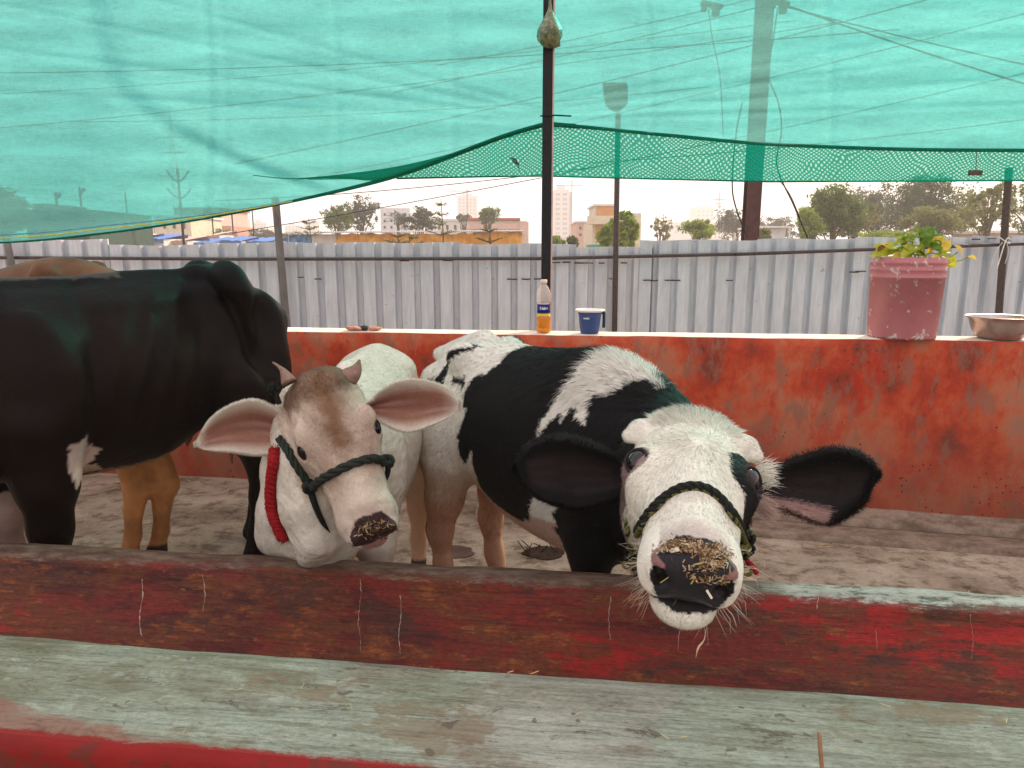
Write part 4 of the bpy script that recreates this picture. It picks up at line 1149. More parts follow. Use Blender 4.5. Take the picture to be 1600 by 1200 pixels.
def eye(parent, c, r, org, look, iris=(.02, .012, .01)):
    m = bpy.data.materials.get('eye_ball')
    if m is None:
        n = NT('eye_ball'); m = n.fin(n.ramp(n.noise(30, 4), [(.3, (.004, .003, .004)), (.7, (.016, .012, .018))]), .06, None, .45, Coat_Weight=.15, Coat_Roughness=.03)
    bm = bmesh.new(); bmesh.ops.create_uvsphere(bm, u_segments=24, v_segments=16, radius=r)
    me = bpy.data.meshes.new('eye'); bm.to_mesh(me); bm.free(); me.materials.append(m); me.polygons.foreach_set('use_smooth', [True] * len(me.polygons))
    o = bpy.data.objects.new('eye', me); o.location = Vector(c) - Vector(org); return link(o, parent)
# ================================================================== the spotted calf looking at the viewer
BLK = A3(.0055, .005, .0055); WHT = A3(.80, .77, .70)
def build_spotted():
    P0 = np.array(W(1087, 640, 1.47)); P1 = np.array(W(1093, 890, 1.0))
    f = Frame(P0, P1, (1, .02, -.045), 1.11, 1.04)
    B = Body()
    org = A3(-.165, 2.60, 0); ax = nrm((.746, -.666, 0)); lat = nrm((.666, .746, 0))       # lat points to the far side
    X = lambda s, l, z: org + ax * s + lat * l + A3(0, 0, z)
    B.loft(org, ax, lat, [(-.17, .80, .70, .04, 0), (-.13, .92, .58, .11, 0), (-.05, .985, .52, .165, 0), (.05, 1.02, .50, .185, 0), (.15, 1.035, .46, .195, 0), (.3, 1.02, .395, .215, 0), (.5, 1.03, .36, .225, 0),
                          (.65, 1.035, .365, .205, 0), (.78, .985, .38, .170, 0), (.88, .90, .42, .145, 0), (.98, .80, .52, .08, 0)], .05, 2.15)
    # hips, tail head, thighs
    for l in (-1, 1):
        B.ell(X(.10, l * .135, .985), (.05, .04, .045), k=.06)
        B.ell(X(-.12, l * .085, .86), (.04, .04, .05), k=.06)
        B.ell(X(.0, l * .10, .66), (.13, .10, .18), k=.07)
        B.ell(X(.72, l * .12, .72), (.12, .08, .20), k=.08)
    B.cone(X(-.16, 0, .95), X(.08, 0, 1.03), .028, .03, k=.05)
    # legs: near hind, far hind, near fore, far fore
    hoof = []
    B.chain([(X(-.01, -.10, .56), .105), (X(-.03, -.11, .42), .068), (X(-.055, -.115, .30), .046), (X(-.04, -.115, .17), .032), (X(-.01, -.115, .08), .036)], .04)
    B.chain([(X(.05, .10, .56), .10), (X(.03, .11, .42), .062), (X(.0, .115, .30), .044), (X(.02, .115, .17), .034), (X(.05, .115, .08), .038)], .04)
    B.chain([(X(.66, -.13, .62), .10), (X(.67, -.13, .45), .072), (X(.67, -.125, .32), .050), (X(.67, -.12, .16), .034), (X(.69, -.12, .08), .036)], .04)
    B.chain([(X(.72, .13, .62), .10), (X(.73, .13, .45), .072), (X(.73, .125, .32), .048), (X(.73, .12, .16), .034), (X(.75, .12, .08), .036)], .04)
    for s_, l in ((.0, -.115), (.06, .115), (.70, -.12), (.76, .12)):
        B.ell(X(s_ + .01, l, .035), (.045, .038, .04), np.stack([ax, lat, A3(0, 0, 1)], 1), .02)
    # brisket and neck
    B.ell(X(.88, -.03, .62), (.13, .12, .20), k=.07)
    nb = f.p((0, .055, -.11)); n0 = X(.82, 0, .77)
    B.chain([(n0, .145), ((n0 + nb) / 2 + A3(.0, .02, -.035), .118), (nb, .100)], .06)
    B.chain([(X(.9, 0, .62), .13), ((X(.9, 0, .62) + f.p((0, .08, -.16))) / 2 + A3(0, 0, -.01), .105), (f.p((0, .07, -.15)), .07)], .06)
    head_shape(B, f, .96, 1.0, .004)
    # drooping fringed lobes beside the poll where the horns bud
    for x in (-1, 1):
        B.ell((x * .086, .045, -.034), (.036, .026, .020), k=.02, f=f)
        B.ell((x * .114, .058, -.048), (.016, .017, .015), k=.014, f=f)
    for x in (-1, 1): B.ell((x * .106, .160, -.044), (.019, .022, .019), k=.008, op='-', f=f)
    hlo = f.p((0, .2, -.1)) - A3(.26, .36, .25); hhi = f.p((0, .2, -.1)) + A3(.26, .30, .22)
    Vh, Qh = B.grid(hlo, hhi, .0042)
    Vb, Qb = B.grid((-.60, 1.2, .0), (.85, 3.0, 1.15), .011, hole=(hlo + .012, hhi - .012))
    Vh = smooth_mesh(Vh, Qh, 2); Vb = smooth_mesh(Vb, Qb, 5)
    sk = Skin([(Vh, Qh), (Vb, Qb)])
    return f, X, sk, org, ax, lat
def paint_spotted(f, sk, org, ax, lat, V):
    """coat pattern on the flank plane and on the head"""
    n = len(V); q = V - org; s = q @ ax; z = V[:, 2]; l = q @ lat
    nz = .012 * vnoise(V, 40, 1) + .006 * vnoise(V, 120, 2)
    def plane(px, py, off=-.19):
        o = org + lat * off; r = np.array(ray(px, py)); c0 = A3(0, 0, CAMH)
        t = ((o - c0) @ lat) / (r @ lat); p = c0 + r * t; return ((p - org) @ ax, p[2])
    col = np.tile(WHT, (n, 1)).astype(float); wet = np.zeros(n)
    polys = [[(735, 590), (758, 575), (762, 552), (790, 540), (815, 530), (850, 500), (905, 512), (930, 530), (885, 558), (882, 590), (868, 620), (850, 660), (846, 700), (846, 740), (838, 780), (822, 812), (795, 816), (768, 800), (742, 775), (738, 730), (742, 700), (722, 730), (714, 690), (730, 640), (726, 600)],
             [(697, 592), (722, 583), (718, 612), (708, 600)], [(672, 590), (682, 560), (705, 545), (722, 546), (690, 575), (678, 612), (650, 600)],
             [(968, 600), (985, 620), (1000, 612), (1045, 605), (1120, 640), (1150, 800), (1100, 900), (862, 900), (866, 800), (884, 785), (870, 760), (850, 740), (830, 700), (880, 640), (884, 655), (920, 665), (925, 640), (940, 620), (955, 605)],
             [(888, 640), (905, 642), (915, 660), (900, 680), (880, 670)]]
    xx = s + nz; zz = z + nz * 1.2 + .006 * vnoise(V, 70, 8)
    for p in polys:
        pp = [plane(a, b) for a, b in p]; m = inpoly(xx, zz, pp) & (l < .12); col[m] = BLK
    m = (l > .05) & (vnoise(V, 7, 5) > .1) & (z > .55); col[m] = BLK                       # the far side has patches of its own
    m = (s + nz > .85) | ((s + nz > .70) & (z + nz < .935)); col[m] = BLK
    # tan stain and lower legs
    tan = A3(.40, .20, .11); w = np.clip((.66 - z) / .25, 0, 1) * (s < .25) * .9
    w = np.maximum(w, np.clip((.80 - z) / .25, 0, 1) * np.clip((.04 - s) / .1, 0, 1) * .8)
    ww = (col.sum(1) > 1)[:, None] * w[:, None]; col = col * (1 - ww) + tan * ww
    pk = ((z < .50) & (s > .15) & (s < .7) & (col.sum(1) > 1))[:, None]; col = np.where(pk, A3(.62, .44, .36), col)
    m = (s < -.03) & (z < .34) & (z > .05) & (l > -.3) & (s < -.08 + nz) ; col[m] = A3(.07, .04, .025)
    m = z < .075; col[m] = A3(.05, .035, .03)
    # head
    h = f.inv(V); x, a, u = h.T
    hd = (a > -.03) & (np.linalg.norm(V - f.p((0, .2, -.08)), axis=1) < .34) & (V[:, 1] < 1.62)
    hn = .006 * vnoise(V, 60, 3) + .004 * vnoise(V, 170, 4)
    front = hd & ((a + hn > .02) | (u > -.05)) & ((u > -.135 - .25 * (a - .08) + hn) | (a > .19)) & (a > -.02)
    back = hd & ~front; col[back] = BLK
    cream = A3(.80, .77, .68); col[front] = cream
    pole = front & (a < .035 + hn) & (u > -.02) & (np.abs(x) < .05); col[pole] = A3(.66, .62, .54)
    # black patch round the right-hand eye, running down the cheek
    pe = front & (((x - .092 + hn) / .040) ** 2 + ((a - .152) / .055) ** 2 < 1); col[pe] = BLK
    pe = front & (x > .058 + hn * 1.4 + np.clip(a - .18, 0, 1) * .25) & (a > .15) & (a < .29) & (u < -.035) & (u > -.13) & (x - .08 > (a - .15) * .05); col[pe] = BLK
    pe = front & (x > .085) & (u < -.10) & (a < .22) ; col[pe] = BLK
    skin = A3(.42, .27, .23)
    rim = front & (((x + .104) / .027) ** 2 + ((a - .156) / .032) ** 2 < 1.0); col[rim] = A3(.30, .20, .19)
    rim = front & (((x - .104) / .025) ** 2 + ((a - .156) / .030) ** 2 < 1.0); col[rim] = A3(.035, .02, .02)
    # muzzle: pink-grey fringe, black nose pad
    t = np.clip((a - .335 + hn) / .03, 0, 1) * (u > -.10) * (np.abs(x) < .052) * front
    col = col * (1 - t[:, None] * .55) + A3(.30, .22, .20) * t[:, None] * .55
    ntop = .370 + np.clip(np.abs(x) - .028, 0, 1) * 1.1 + hn * .8
    nose = hd & (a > ntop) & (np.abs(x) < .054 - np.clip(-.075 - u, 0, 1) * .35) & (u > -.116 + hn * .3) & ((a > .395) | (u > -.09))
    col[nose] = A3(.020, .018, .022); wet[nose] = 1.
    inn = hd & (((np.abs(x) - .047) / .013) ** 2 + ((u + .060) / .018) ** 2 < 1) & (a > .39); col[inn] = A3(.004, .003, .003)
    pw = hd & (((np.abs(x) - .052) / .010) ** 2 + ((u + .038) / .007) ** 2 < 1) & (a > .385); col[pw] = A3(.26, .13, .125)
    lip = hd & (np.abs(u + .1165 + hn * .3) < .0085) & (a > .36) & (np.abs(x) < .054); col[lip] = A3(.022, .018, .020)
    return col, wet
t1 = time.time()
f, X, sk, org, ax, lat = build_spotted()
sk.V = slope(sk.V); cols, wet = paint_spotted(f, sk, org, ax, lat, sk.V)
earsA = [ear_mesh([(1000, 735), (945, 702), (895, 683), (850, 684), (818, 702), (803, 728)], [(1000, 762), (962, 782), (915, 796), (880, 793), (835, 775), (803, 736)], 1.53, 1.50, .040, .007),
         ear_mesh([(1185, 745), (1230, 722), (1290, 702), (1335, 706), (1362, 722), (1372, 738)], [(1180, 790), (1220, 795), (1262, 812), (1300, 818), (1345, 790), (1371, 746)], 1.50, 1.46, .040, .007)]
root = tag(empty('spotted_calf', (float(org[0] + .3), float(org[1] - .3), 0)), 'black and white calf in a rope halter stretching its head over the trough', 'calf')
OA = np.array(root.location)
Vs = [sk.V]; Qs = [sk.Q]; Cs = [cols]; off = len(sk.V)
earN = []
for i, (V, Q, inner, st) in enumerate(earsA):
    c = np.tile(BLK * 1.1, (len(V), 1)); s_, t_ = st.T
    fold = inner & (np.abs(t_ - .5) < .28) & (s_ < .75); c[fold] = A3(.020, .013, .014)
    for tt in (.35, .52, .68): c[inner & (np.abs(t_ - tt - .05 * np.sin(s_ * 6)) < .035) & (s_ < .7) & (s_ > .15)] = A3(.032, .022, .023)
    if i == 1: c[inner & (t_ > .82) & (s_ < .45)] = A3(.40, .24, .21)
    Vs.append(V); Qs.append(Q + off); Cs.append(c); off += len(V)
EX, EA, EU, ER = .0885, .152, -.045, .0295
for x, ci, co in ((-1, (.03, .02, .022), (.40, .28, .25)), (1, (.02, .014, .014), (.014, .011, .012))):
    v_, q_, c_ = lid_mesh(f, (x * EX, EA, EU), ER, (x * .60, .42, .68), (0, 1, -.25), .84, .78, ci, co)
    Vs.append(v_); Qs.append(q_ + off); Cs.append(c_); off += len(v_)
V = np.vstack(Vs); Q = np.vstack(Qs); C = np.vstack(Cs)
arr_mesh('body', V, Q, C, [M_coat], root, OA, wet=np.concatenate([wet, np.zeros(len(V) - len(wet))]))
for x in (-1, 1): eye(root, f.p((x * EX, EA, EU)), ER, OA, None)
Hh = fA_ = f
def dens(P, n):
    v = P - A3(0, 0, CAMH); v /= np.linalg.norm(v, axis=1, keepdims=True); return np.where((v * n).sum(1) < .15, 1., .25)
def headmask(P): return (np.linalg.norm(P - f.p((0, .2, -.08)), axis=1) < .33) & (f.inv(P)[:, 1] > .0) & (P[:, 1] < 1.62)
def nosemask(P):
    h = f.inv(P); return (h[:, 1] > .365) & (h[:, 2] > -.12) & (np.abs(h[:, 0]) < .056)
def flow_body(P, n): return -ax * .8 + A3(0, 0, -.75) + vnoise(P, 9, 3)[:, None] * .35 * ax
def flow_head(P, n):
    h = f.inv(P); d = np.stack([h[:, 0] * 1.0, h[:, 1] - .135, np.zeros(len(P))], 1)
    sw = (vnoise(P, 22, 6) * (1 + 3 * (h[:, 1] < .08)))[:, None] * A3(.04, .02, 0)
    d = d / (np.linalg.norm(d, axis=1, keepdims=True) + .02) + sw * 6
    d[:, 2] -= .3 * (np.abs(h[:, 0]) > .07)
    return d @ f.R.T
lenb = lambda P: np.where(((P - org) @ ax > .50) & (P[:, 2] > .90), .034, .016) * np.clip(.6 + P[:, 2] * .5, .6, 1.1)
lifb = lambda P: np.where(((P - org) @ ax > .55) & (P[:, 2] > .93), .75, .30)
def lenh(P):
    h = f.inv(P); r = .010 + .022 * np.clip((.085 - h[:, 1]) / .05, 0, 1) * (np.abs(h[:, 0]) < .075) + .006 * np.exp(-((h[:, 1] - .13) / .04) ** 2 - (h[:, 0] / .05) ** 2) + .010 * (h[:, 2] < -.11) * (h[:, 1] < .3)
    r *= np.where(h[:, 1] > .33, .5, 1); return r
def lifh(P):
    h = f.inv(P); return .17 + .28 * (h[:, 1] < .06) * (np.abs(h[:, 0]) < .08) + .5 * (h[:, 2] < -.11)
parts = [grow(sk.V, sk.Q, sk.N, cols, 70000, lambda P, n: dens(P, n) * (~headmask(P)) * (P[:, 2] > .2), flow_body, lenb, .00075, lifb, 2, .1),
         grow(sk.V, sk.Q, sk.N, cols, 52000, lambda P, n: dens(P, n) * headmask(P) * (~nosemask(P)), flow_head, lenh, .00045, lifh, 3, .0)]
def ear_parts(ears, cl, n1, n2, L1, seed, wd=.0005, rim=None):
    out = []
    for i, (v_, q_, inner, st) in enumerate(ears):
        N_ = vnormals(v_, q_); c_ = cl[i]
        g = v_[st.shape[0] // 2:].mean(0)
        tip = v_[np.argmax(st[:, 0])]; bs = v_[np.argmin(st[:, 0])]; dr = nrm(tip - bs)
        out.append(grow(v_, q_, N_, c_, n1, lambda P, n: np.ones(len(P)), lambda P, n: np.tile(dr, (len(P), 1)), lambda P: np.full(len(P), L1), wd, lambda P: np.full(len(P), .35), seed + i))
        # fringe on the rim
        e = np.minimum(st[:, 1], 1 - st[:, 1]); ed = (e < .07) | (st[:, 0] > .95); F_ = q_[ed[q_].all(1)]
        if len(F_): out.append(grow(v_, F_, N_, c_ if rim is None else np.tile(rim, (len(v_), 1)), n2, lambda P, n: np.ones(len(P)), lambda P, n: (P - v_.mean(0)) + dr * .05, lambda P: np.full(len(P), L1 * 1.3), wd, lambda P: np.full(len(P), .2), seed + 7 + i, jit=.8))
    return out
parts += ear_parts(earsA, [Cs[1], Cs[2]], 9000, 3500, .013, 20)
# the white tufts in front of the right-hand ear
tuf = []
b = MB(); rt_ = random.Random(4)
for i in range(520):
    lo_ = i % 2; p = W(1186 + rt_.uniform(-8, 14), (742 if lo_ else 792) + rt_.gauss(0, 9), 1.46 + rt_.uniform(-.02, .015)); d = Vector((1, rt_.gauss(-.2, .3), (.45 if lo_ else -.25) + rt_.gauss(0, .35))).normalized(); L_ = rt_.uniform(.015, .042)
    b.tube([p - Vector(OA), p + d * L_ * .5 - Vector(OA), p + d * L_ + Vector((0, 0, -.004)) - Vector(OA)], [.0006, .0005, .0001], 3, cap=False, m=lo_)
o = b.build('ear_tuft', [simple('tuft_pink', (.48, .33, .28), .6, .1), simple('tuft_white', (.78, .73, .64), .6, .1)], root); o['kind'] = 'stuff'
hair_obj(parts, M_hair, root, OA)
# whiskers round the lips and chin
r_ = np.random.default_rng(5); b = MB()
for i in range(150):
    x_ = r_.uniform(-1, 1) * .062; a_ = r_.uniform(.33, .415); u_ = -.145 + .03 * abs(x_) / .06
    if i % 3 == 0: x_ = np.sign(x_) * .066; u_ = r_.uniform(-.13, -.05)
    p = sk.near(f.p((x_, a_, u_)), 0); q_ = sk.tree().find_nearest(p); n_ = q_[1]
    c_ = Vector(f.p((0, .33, -.09))); o_ = (p - c_).normalized(); L_ = r_.uniform(.014, .048)
    m1 = p + o_ * L_ * .5 + Vector(r_.normal(0, .002, 3)); t_ = p + o_ * L_ + Vector(r_.normal(0, .006, 3)) - Vector((0, 0, .006))
    b.tube([p, m1, t_], [.00035, .0003, .0001], 3, cap=False)
for v_ in range(len(b.v)): b.v[v_] = tuple(Vector(b.v[v_]) - Vector(OA))
o = b.build('whiskers', simple('whisker_hair', (.62, .52, .42), .5, .1), root); o['kind'] = 'stuff'
print('spotted calf', len(V), time.time() - t1)
skA, fA, OA_A = sk, f, OA.copy()
# ================================================================== the cream calf
def build_cream():
    P0 = np.array(W(497, 585, 1.86)); P1 = np.array(W(592, 850, 1.66))
    f = Frame(P0, P1, (.90, -.30, .10), 1.02, .88)
    f = Frame(P0, P1, (.93, .36, .25), 1.11, .86)
    B = Body()
    org = A3(-.52, 2.70, 0); ax = nrm((-.04, -1, 0)); lat = nrm((-1, .04, 0))          # lat points to the picture's left
    X = lambda s, l, z: org + ax * s + lat * l + A3(0, 0, z)
    B.loft(org, ax, lat, [(-.20, .76, .68, .03, 0), (-.15, .90, .56, .10, 0), (-.06, .965, .50, .155, 0), (.05, 1.0, .45, .18, 0), (.18, .995, .40, .195, 0), (.34, .975, .37, .205, 0),
                          (.50, .97, .37, .195, 0), (.62, .955, .39, .165, .01), (.74, .90, .42, .13, .02), (.84, .80, .50, .07, .04)], .05, 1.75)
    for l in (-1, 1):
        B.ell(X(.06, l * .085, .905), (.05, .05, .035), k=.07)
        B.ell(X(-.02, l * .11, .62), (.12, .09, .20), k=.07)
        B.ell(X(.58, l * .10, .70), (.10, .07, .18), k=.07)
    B.cone(X(-.18, 0, .92), X(.5, 0, .975), .022, .022, k=.04)
    for l, s_ in ((-1, 0.), (1, .03)):
        B.chain([(X(-.04 + s_, l * .12, .56), .105), (X(-.06 + s_, l * .125, .42), .066), (X(-.10 + s_, l * .12, .30), .043), (X(-.08 + s_, l * .12, .17), .030), (X(-.05 + s_, l * .12, .07), .034)], .04)
        B.ell(X(-.04 + s_, l * .12, .035), (.038, .045, .04), k=.02)
        B.chain([(X(.56 + s_, l * .10, .60), .085), (X(.57 + s_, l * .10, .42), .055), (X(.57 + s_, l * .10, .31), .042), (X(.58 + s_, l * .10, .16), .028), (X(.60 + s_, l * .10, .07), .032)], .04)
        B.ell(X(.61 + s_, l * .10, .035), (.038, .045, .04), k=.02)
    # neck with a hanging dewlap
    nb = f.p((0, .05, -.12)); n0 = X(.62, .0, .78)
    B.chain([(n0, .15), ((n0 + nb) / 2 + A3(-.02, 0, .0), .115), (nb, .095)], .06)
    g = [np.array(W(475, 640, 1.99)), np.array(W(446, 730, 1.98)), np.array(W(434, 800, 1.97)), np.array(W(432, 835, 2.0))]
    B.chain([(g[0], .074), (g[1], .060), (g[2], .052), (g[3], .046)], .05)
    B.chain([(np.array(W(480, 720, 1.90)), .07), (np.array(W(482, 790, 1.88)), .055), (np.array(W(492, 845, 1.86)), .034), (np.array(W(478, 872, 1.87)), .014)], .05)
    B.chain([(np.array(W(512, 790, 1.92)), .045), (np.array(W(515, 845, 1.88)), .028)], .05)
    B.cone(np.array(W(432, 835, 1.99)), X(.72, .02, .5), .055, .10, .05)
    head_shape(B, f, .92, 1.22, .012)
    for x in (-1, 1):
        B.ell((x * .084, .128, -.036), (.030, .034, .016), k=.02, f=f)
        B.ell((x * .106, .162, -.048), (.018, .021, .018), k=.008, op='-', f=f)
        B.cone((x * .055, .20, -.045), (x * .060, .30, -.075), .010, .008, .02, f=f)
    hc = f.p((0, .2, -.1)); hlo = hc - A3(.24, .24, .32); hhi = hc + A3(.26, .26, .30)
    Vh, Qh = B.grid(hlo, hhi, .005)
    Vh = smooth_mesh(Vh, Qh, 2); Nh = vnormals(Vh, Qh); Vh = Vh + Nh * (.0018 * vnoise(Vh, 55, 2) + .0010 * vnoise(Vh, 130, 6))[:, None]
    Vb, Qb = B.grid((-.95, 1.6, .0), (-.15, 3.05, 1.1), .012, hole=(hlo + .013, hhi - .013))
    return f, X, Skin([(Vh, Qh), (smooth_mesh(Vb, Qb, 5), Qb)]), org, ax, lat
t1 = time.time()
f, X, sk, org, ax, lat = build_cream(); sk.V = slope(sk.V)
V = sk.V; q = V - org; s_ = q @ ax; l_ = q @ lat; z_ = V[:, 2]
CRM = A3(.74, .68, .58)
col = np.tile(CRM, (len(V), 1))
nz = .02 * vnoise(V, 18, 3) + .008 * vnoise(V, 70, 4)
w = np.clip((.62 - z_) / .35, 0, 1)[:, None] * .8 * ((q @ ax) < .3)[:, None]; col = col * (1 - w) + A3(.58, .34, .20) * w
h = f.inv(V); x, a, u = h.T
hd = (np.linalg.norm(V - f.p((0, .2, -.08)), axis=1) < .33) & (a > -.06) & (V[:, 1] < 2.1) & (u > -.165 + .03 * (np.abs(x) > .04)) & (a < .46) & (np.abs(x) < .15)
face = A3(.66, .54, .44); wv = (hd * np.clip((a + .04) / .06, 0, 1))[:, None]; col = col * (1 - wv) + face * wv
tan = A3(.19, .10, .055)
t = np.exp(-((x + nz * 1.2 - .006) / (.064 - np.clip(a - .06, 0, 1) * .14)) ** 2) * np.clip((.25 - a + nz * 2) / .07, 0, 1) * (u > -.10)
t = np.maximum(t, np.clip((.075 - a + nz * 1.6) / .05, 0, 1) * (u > -.11) * (a > -.08) * .9) * hd * 1.0
col = col * (1 - t[:, None]) + tan * t[:, None]
t = (hd * np.exp(-(((np.abs(x) - .06) / .03) ** 2 + ((a - .235) / .06) ** 2)) * .65)[:, None]; col = col * (1 - t) + A3(.30, .18, .12) * t
e_ = np.exp(-(((np.abs(x) - .088) / .03) ** 2 + ((a - .165) / .045) ** 2)) * hd * .55; col = col * (1 - e_[:, None]) + A3(.25, .16, .12) * e_[:, None]
t = (hd * np.clip((a - .33 + nz) / .05, 0, 1) * .5)[:, None]; col = col * (1 - t) + A3(.45, .33, .28) * t
nose = hd & (a > .368 + np.clip(np.abs(x) - .034, 0, 1) * 1.0 + nz * .12) & (np.abs(x) < .064) & (u > -.115) & ((a > .395) | (u > -.09)); col[nose] = A3(.045, .022, .020)
inn = hd & (((np.abs(x) - .046) / .013) ** 2 + ((u + .060) / .018) ** 2 < 1) & (a > .39); col[inn] = A3(.006, .003, .003)
lp = hd & (u < -.118) & (u > -.16) & (a > .37) & (np.abs(x) < .07); col[lp] = A3(.50, .27, .24)
lip = hd & (np.abs(u + .1145) < .007) & (a > .36) & (a < .44) & (np.abs(x) < .066); col[lip] = A3(.20, .10, .10)
m = z_ < .07; col[m] = A3(.08, .06, .05)
root = tag(empty('cream_calf', (float(org[0]), float(org[1] - .3), 0)), 'cream white calf with tan forehead, small horns and red braided collar', 'calf')
OA = np.array(root.location)
Vs = [V]; Qs = [sk.Q]; Cs = [col]; off = len(V)
earsB = [ear_mesh([(472, 652), (448, 648), (425, 634), (392, 624), (352, 637), (322, 662), (305, 692)], [(470, 684), (440, 698), (428, 708), (400, 712), (362, 707), (325, 704), (306, 697)], 1.92, 1.88, .045, .006),
         ear_mesh([(562, 636), (580, 624), (592, 612), (618, 597), (652, 593), (694, 603), (719, 628)], [(562, 648), (580, 652), (598, 662), (625, 674), (652, 673), (694, 656), (719, 640)], 1.88, 1.88, .040, .006)]
for i, (v_, q_, inner, st) in enumerate(earsB):
    c = np.tile(CRM * .95, (len(v_), 1)); s1, t1_ = st.T
    k = np.clip(np.minimum(t1_, 1 - t1_) * 5 - .12, 0, 1) * np.clip((1 - s1) * 4 - .15, 0, 1) * inner
    c = c * (1 - k[:, None]) + A3(.30, .145, .10) * k[:, None]
    k = inner * np.exp(-((t1_ - .36 - .12 * s1) / .16) ** 2) * np.clip(1.1 - s1 * (1.25 if i == 0 else .95), 0, 1); c = c * (1 - k[:, None]) + A3(.15, .035, .028) * k[:, None]
    for tt in (.45, .6, .74):
        k = inner * np.exp(-((t1_ - tt + .1 * s1) / .02) ** 2) * (s1 < .8) * .35; c = c * (1 - k[:, None]) + A3(.66, .42, .36) * k[:, None]
    Vs.append(v_); Qs.append(q_ + off); Cs.append(c); off += len(v_)
EX, EA, EU, ER = .0875, .160, -.053, .0290
for x in (-1, 1):
    v_, q_, c_ = lid_mesh(f, (x * EX, EA, EU), ER, (x * .80, .22, .55), (0, 1, -.2), .80, .58, (.010, .007, .007), (.22, .14, .10))
    Vs.append(v_); Qs.append(q_ + off); Cs.append(c_); off += len(v_)
m = NT('ear_coat'); 
wet = np.zeros(sum(len(v) for v in Vs)); wet[:len(nose)] = nose; arr_mesh('body', np.vstack(Vs), np.vstack(Qs), np.vstack(Cs), [M_coat], root, OA, wet=wet)
for x in (-1, 1): eye(root, f.p((x * EX, EA, EU)), ER, OA, None)
# horns
M_horn = simple('horn', (.24, .15, .115), .6, .35, 60, bump=.5)
b = MB(); o_ = Vector(OA)
hr = MB().tube([p - o_ for p in cr([W(545, 590, 1.86), W(556, 578, 1.86), W(562, 562, 1.86)], 4)], [.027, .026, .024, .021, .018, .014, .010, .006, .003], 12); hr.build('horn', M_horn, root, True)
hl = MB().tube([p - o_ for p in cr([W(452, 598, 1.86), W(444, 582, 1.87), W(436, 573, 1.88), W(426, 566, 1.89)], 4)], [.022, .020, .017, .014, .011, .009, .007, .0055, .0045, .004, .0035, .003, .002], 12); hl.build('horn', M_horn, root, True)
skB, fB, OA_B = sk, f, OA.copy()
f_b = f
def dens(P, n):
    v = P - A3(0, 0, CAMH); v /= np.linalg.norm(v, axis=1, keepdims=True); return np.where((v * n).sum(1) < .15, 1., .2)
def hm(P): return (np.linalg.norm(P - f_b.p((0, .2, -.08)), axis=1) < .31) & (f_b.inv(P)[:, 1] > -.04)
def nm(P):
    h = f_b.inv(P); return (h[:, 1] > .37) & (h[:, 2] > -.12) & (np.abs(h[:, 0]) < .062)
axb = ax.copy(); orgb = org.copy()
def fb(P, n): return -axb * .7 + A3(0, 0, -.9) + vnoise(P, 9, 3)[:, None] * .3 * A3(1, 0, 0)
def fh(P, n):
    h = f_b.inv(P); d = np.stack([h[:, 0], h[:, 1] - .11, 0 * h[:, 0]], 1); d = d / (np.linalg.norm(d, axis=1, keepdims=True) + .02) + vnoise(P, 22, 6)[:, None] * A3(.25, .1, 0); return d @ f_b.R.T
def lnh(P):
    h = f_b.inv(P); return np.where(h[:, 1] < .06, .014, .0075) * np.where(h[:, 1] > .3, .6, 1)
parts = [grow(sk.V, sk.Q, sk.N, col, 55000, lambda P, n: dens(P, n) * (~hm(P)) * (P[:, 2] > .15), fb, lambda P: np.full(len(P), .011), .0007, lambda P: np.full(len(P), .22), 12, .1),
         grow(sk.V, sk.Q, sk.N, col, 42000, lambda P, n: dens(P, n) * hm(P) * (~nm(P)), fh, lnh, .00045, lambda P: np.full(len(P), .25), 13)]
parts += ear_parts(earsB, [Cs[1], Cs[2]], 3500, 3500, .0065, 40, .00045, A3(.80, .74, .64))
hair_obj(parts, M_hair, root, OA)
print('cream', time.time() - t1)

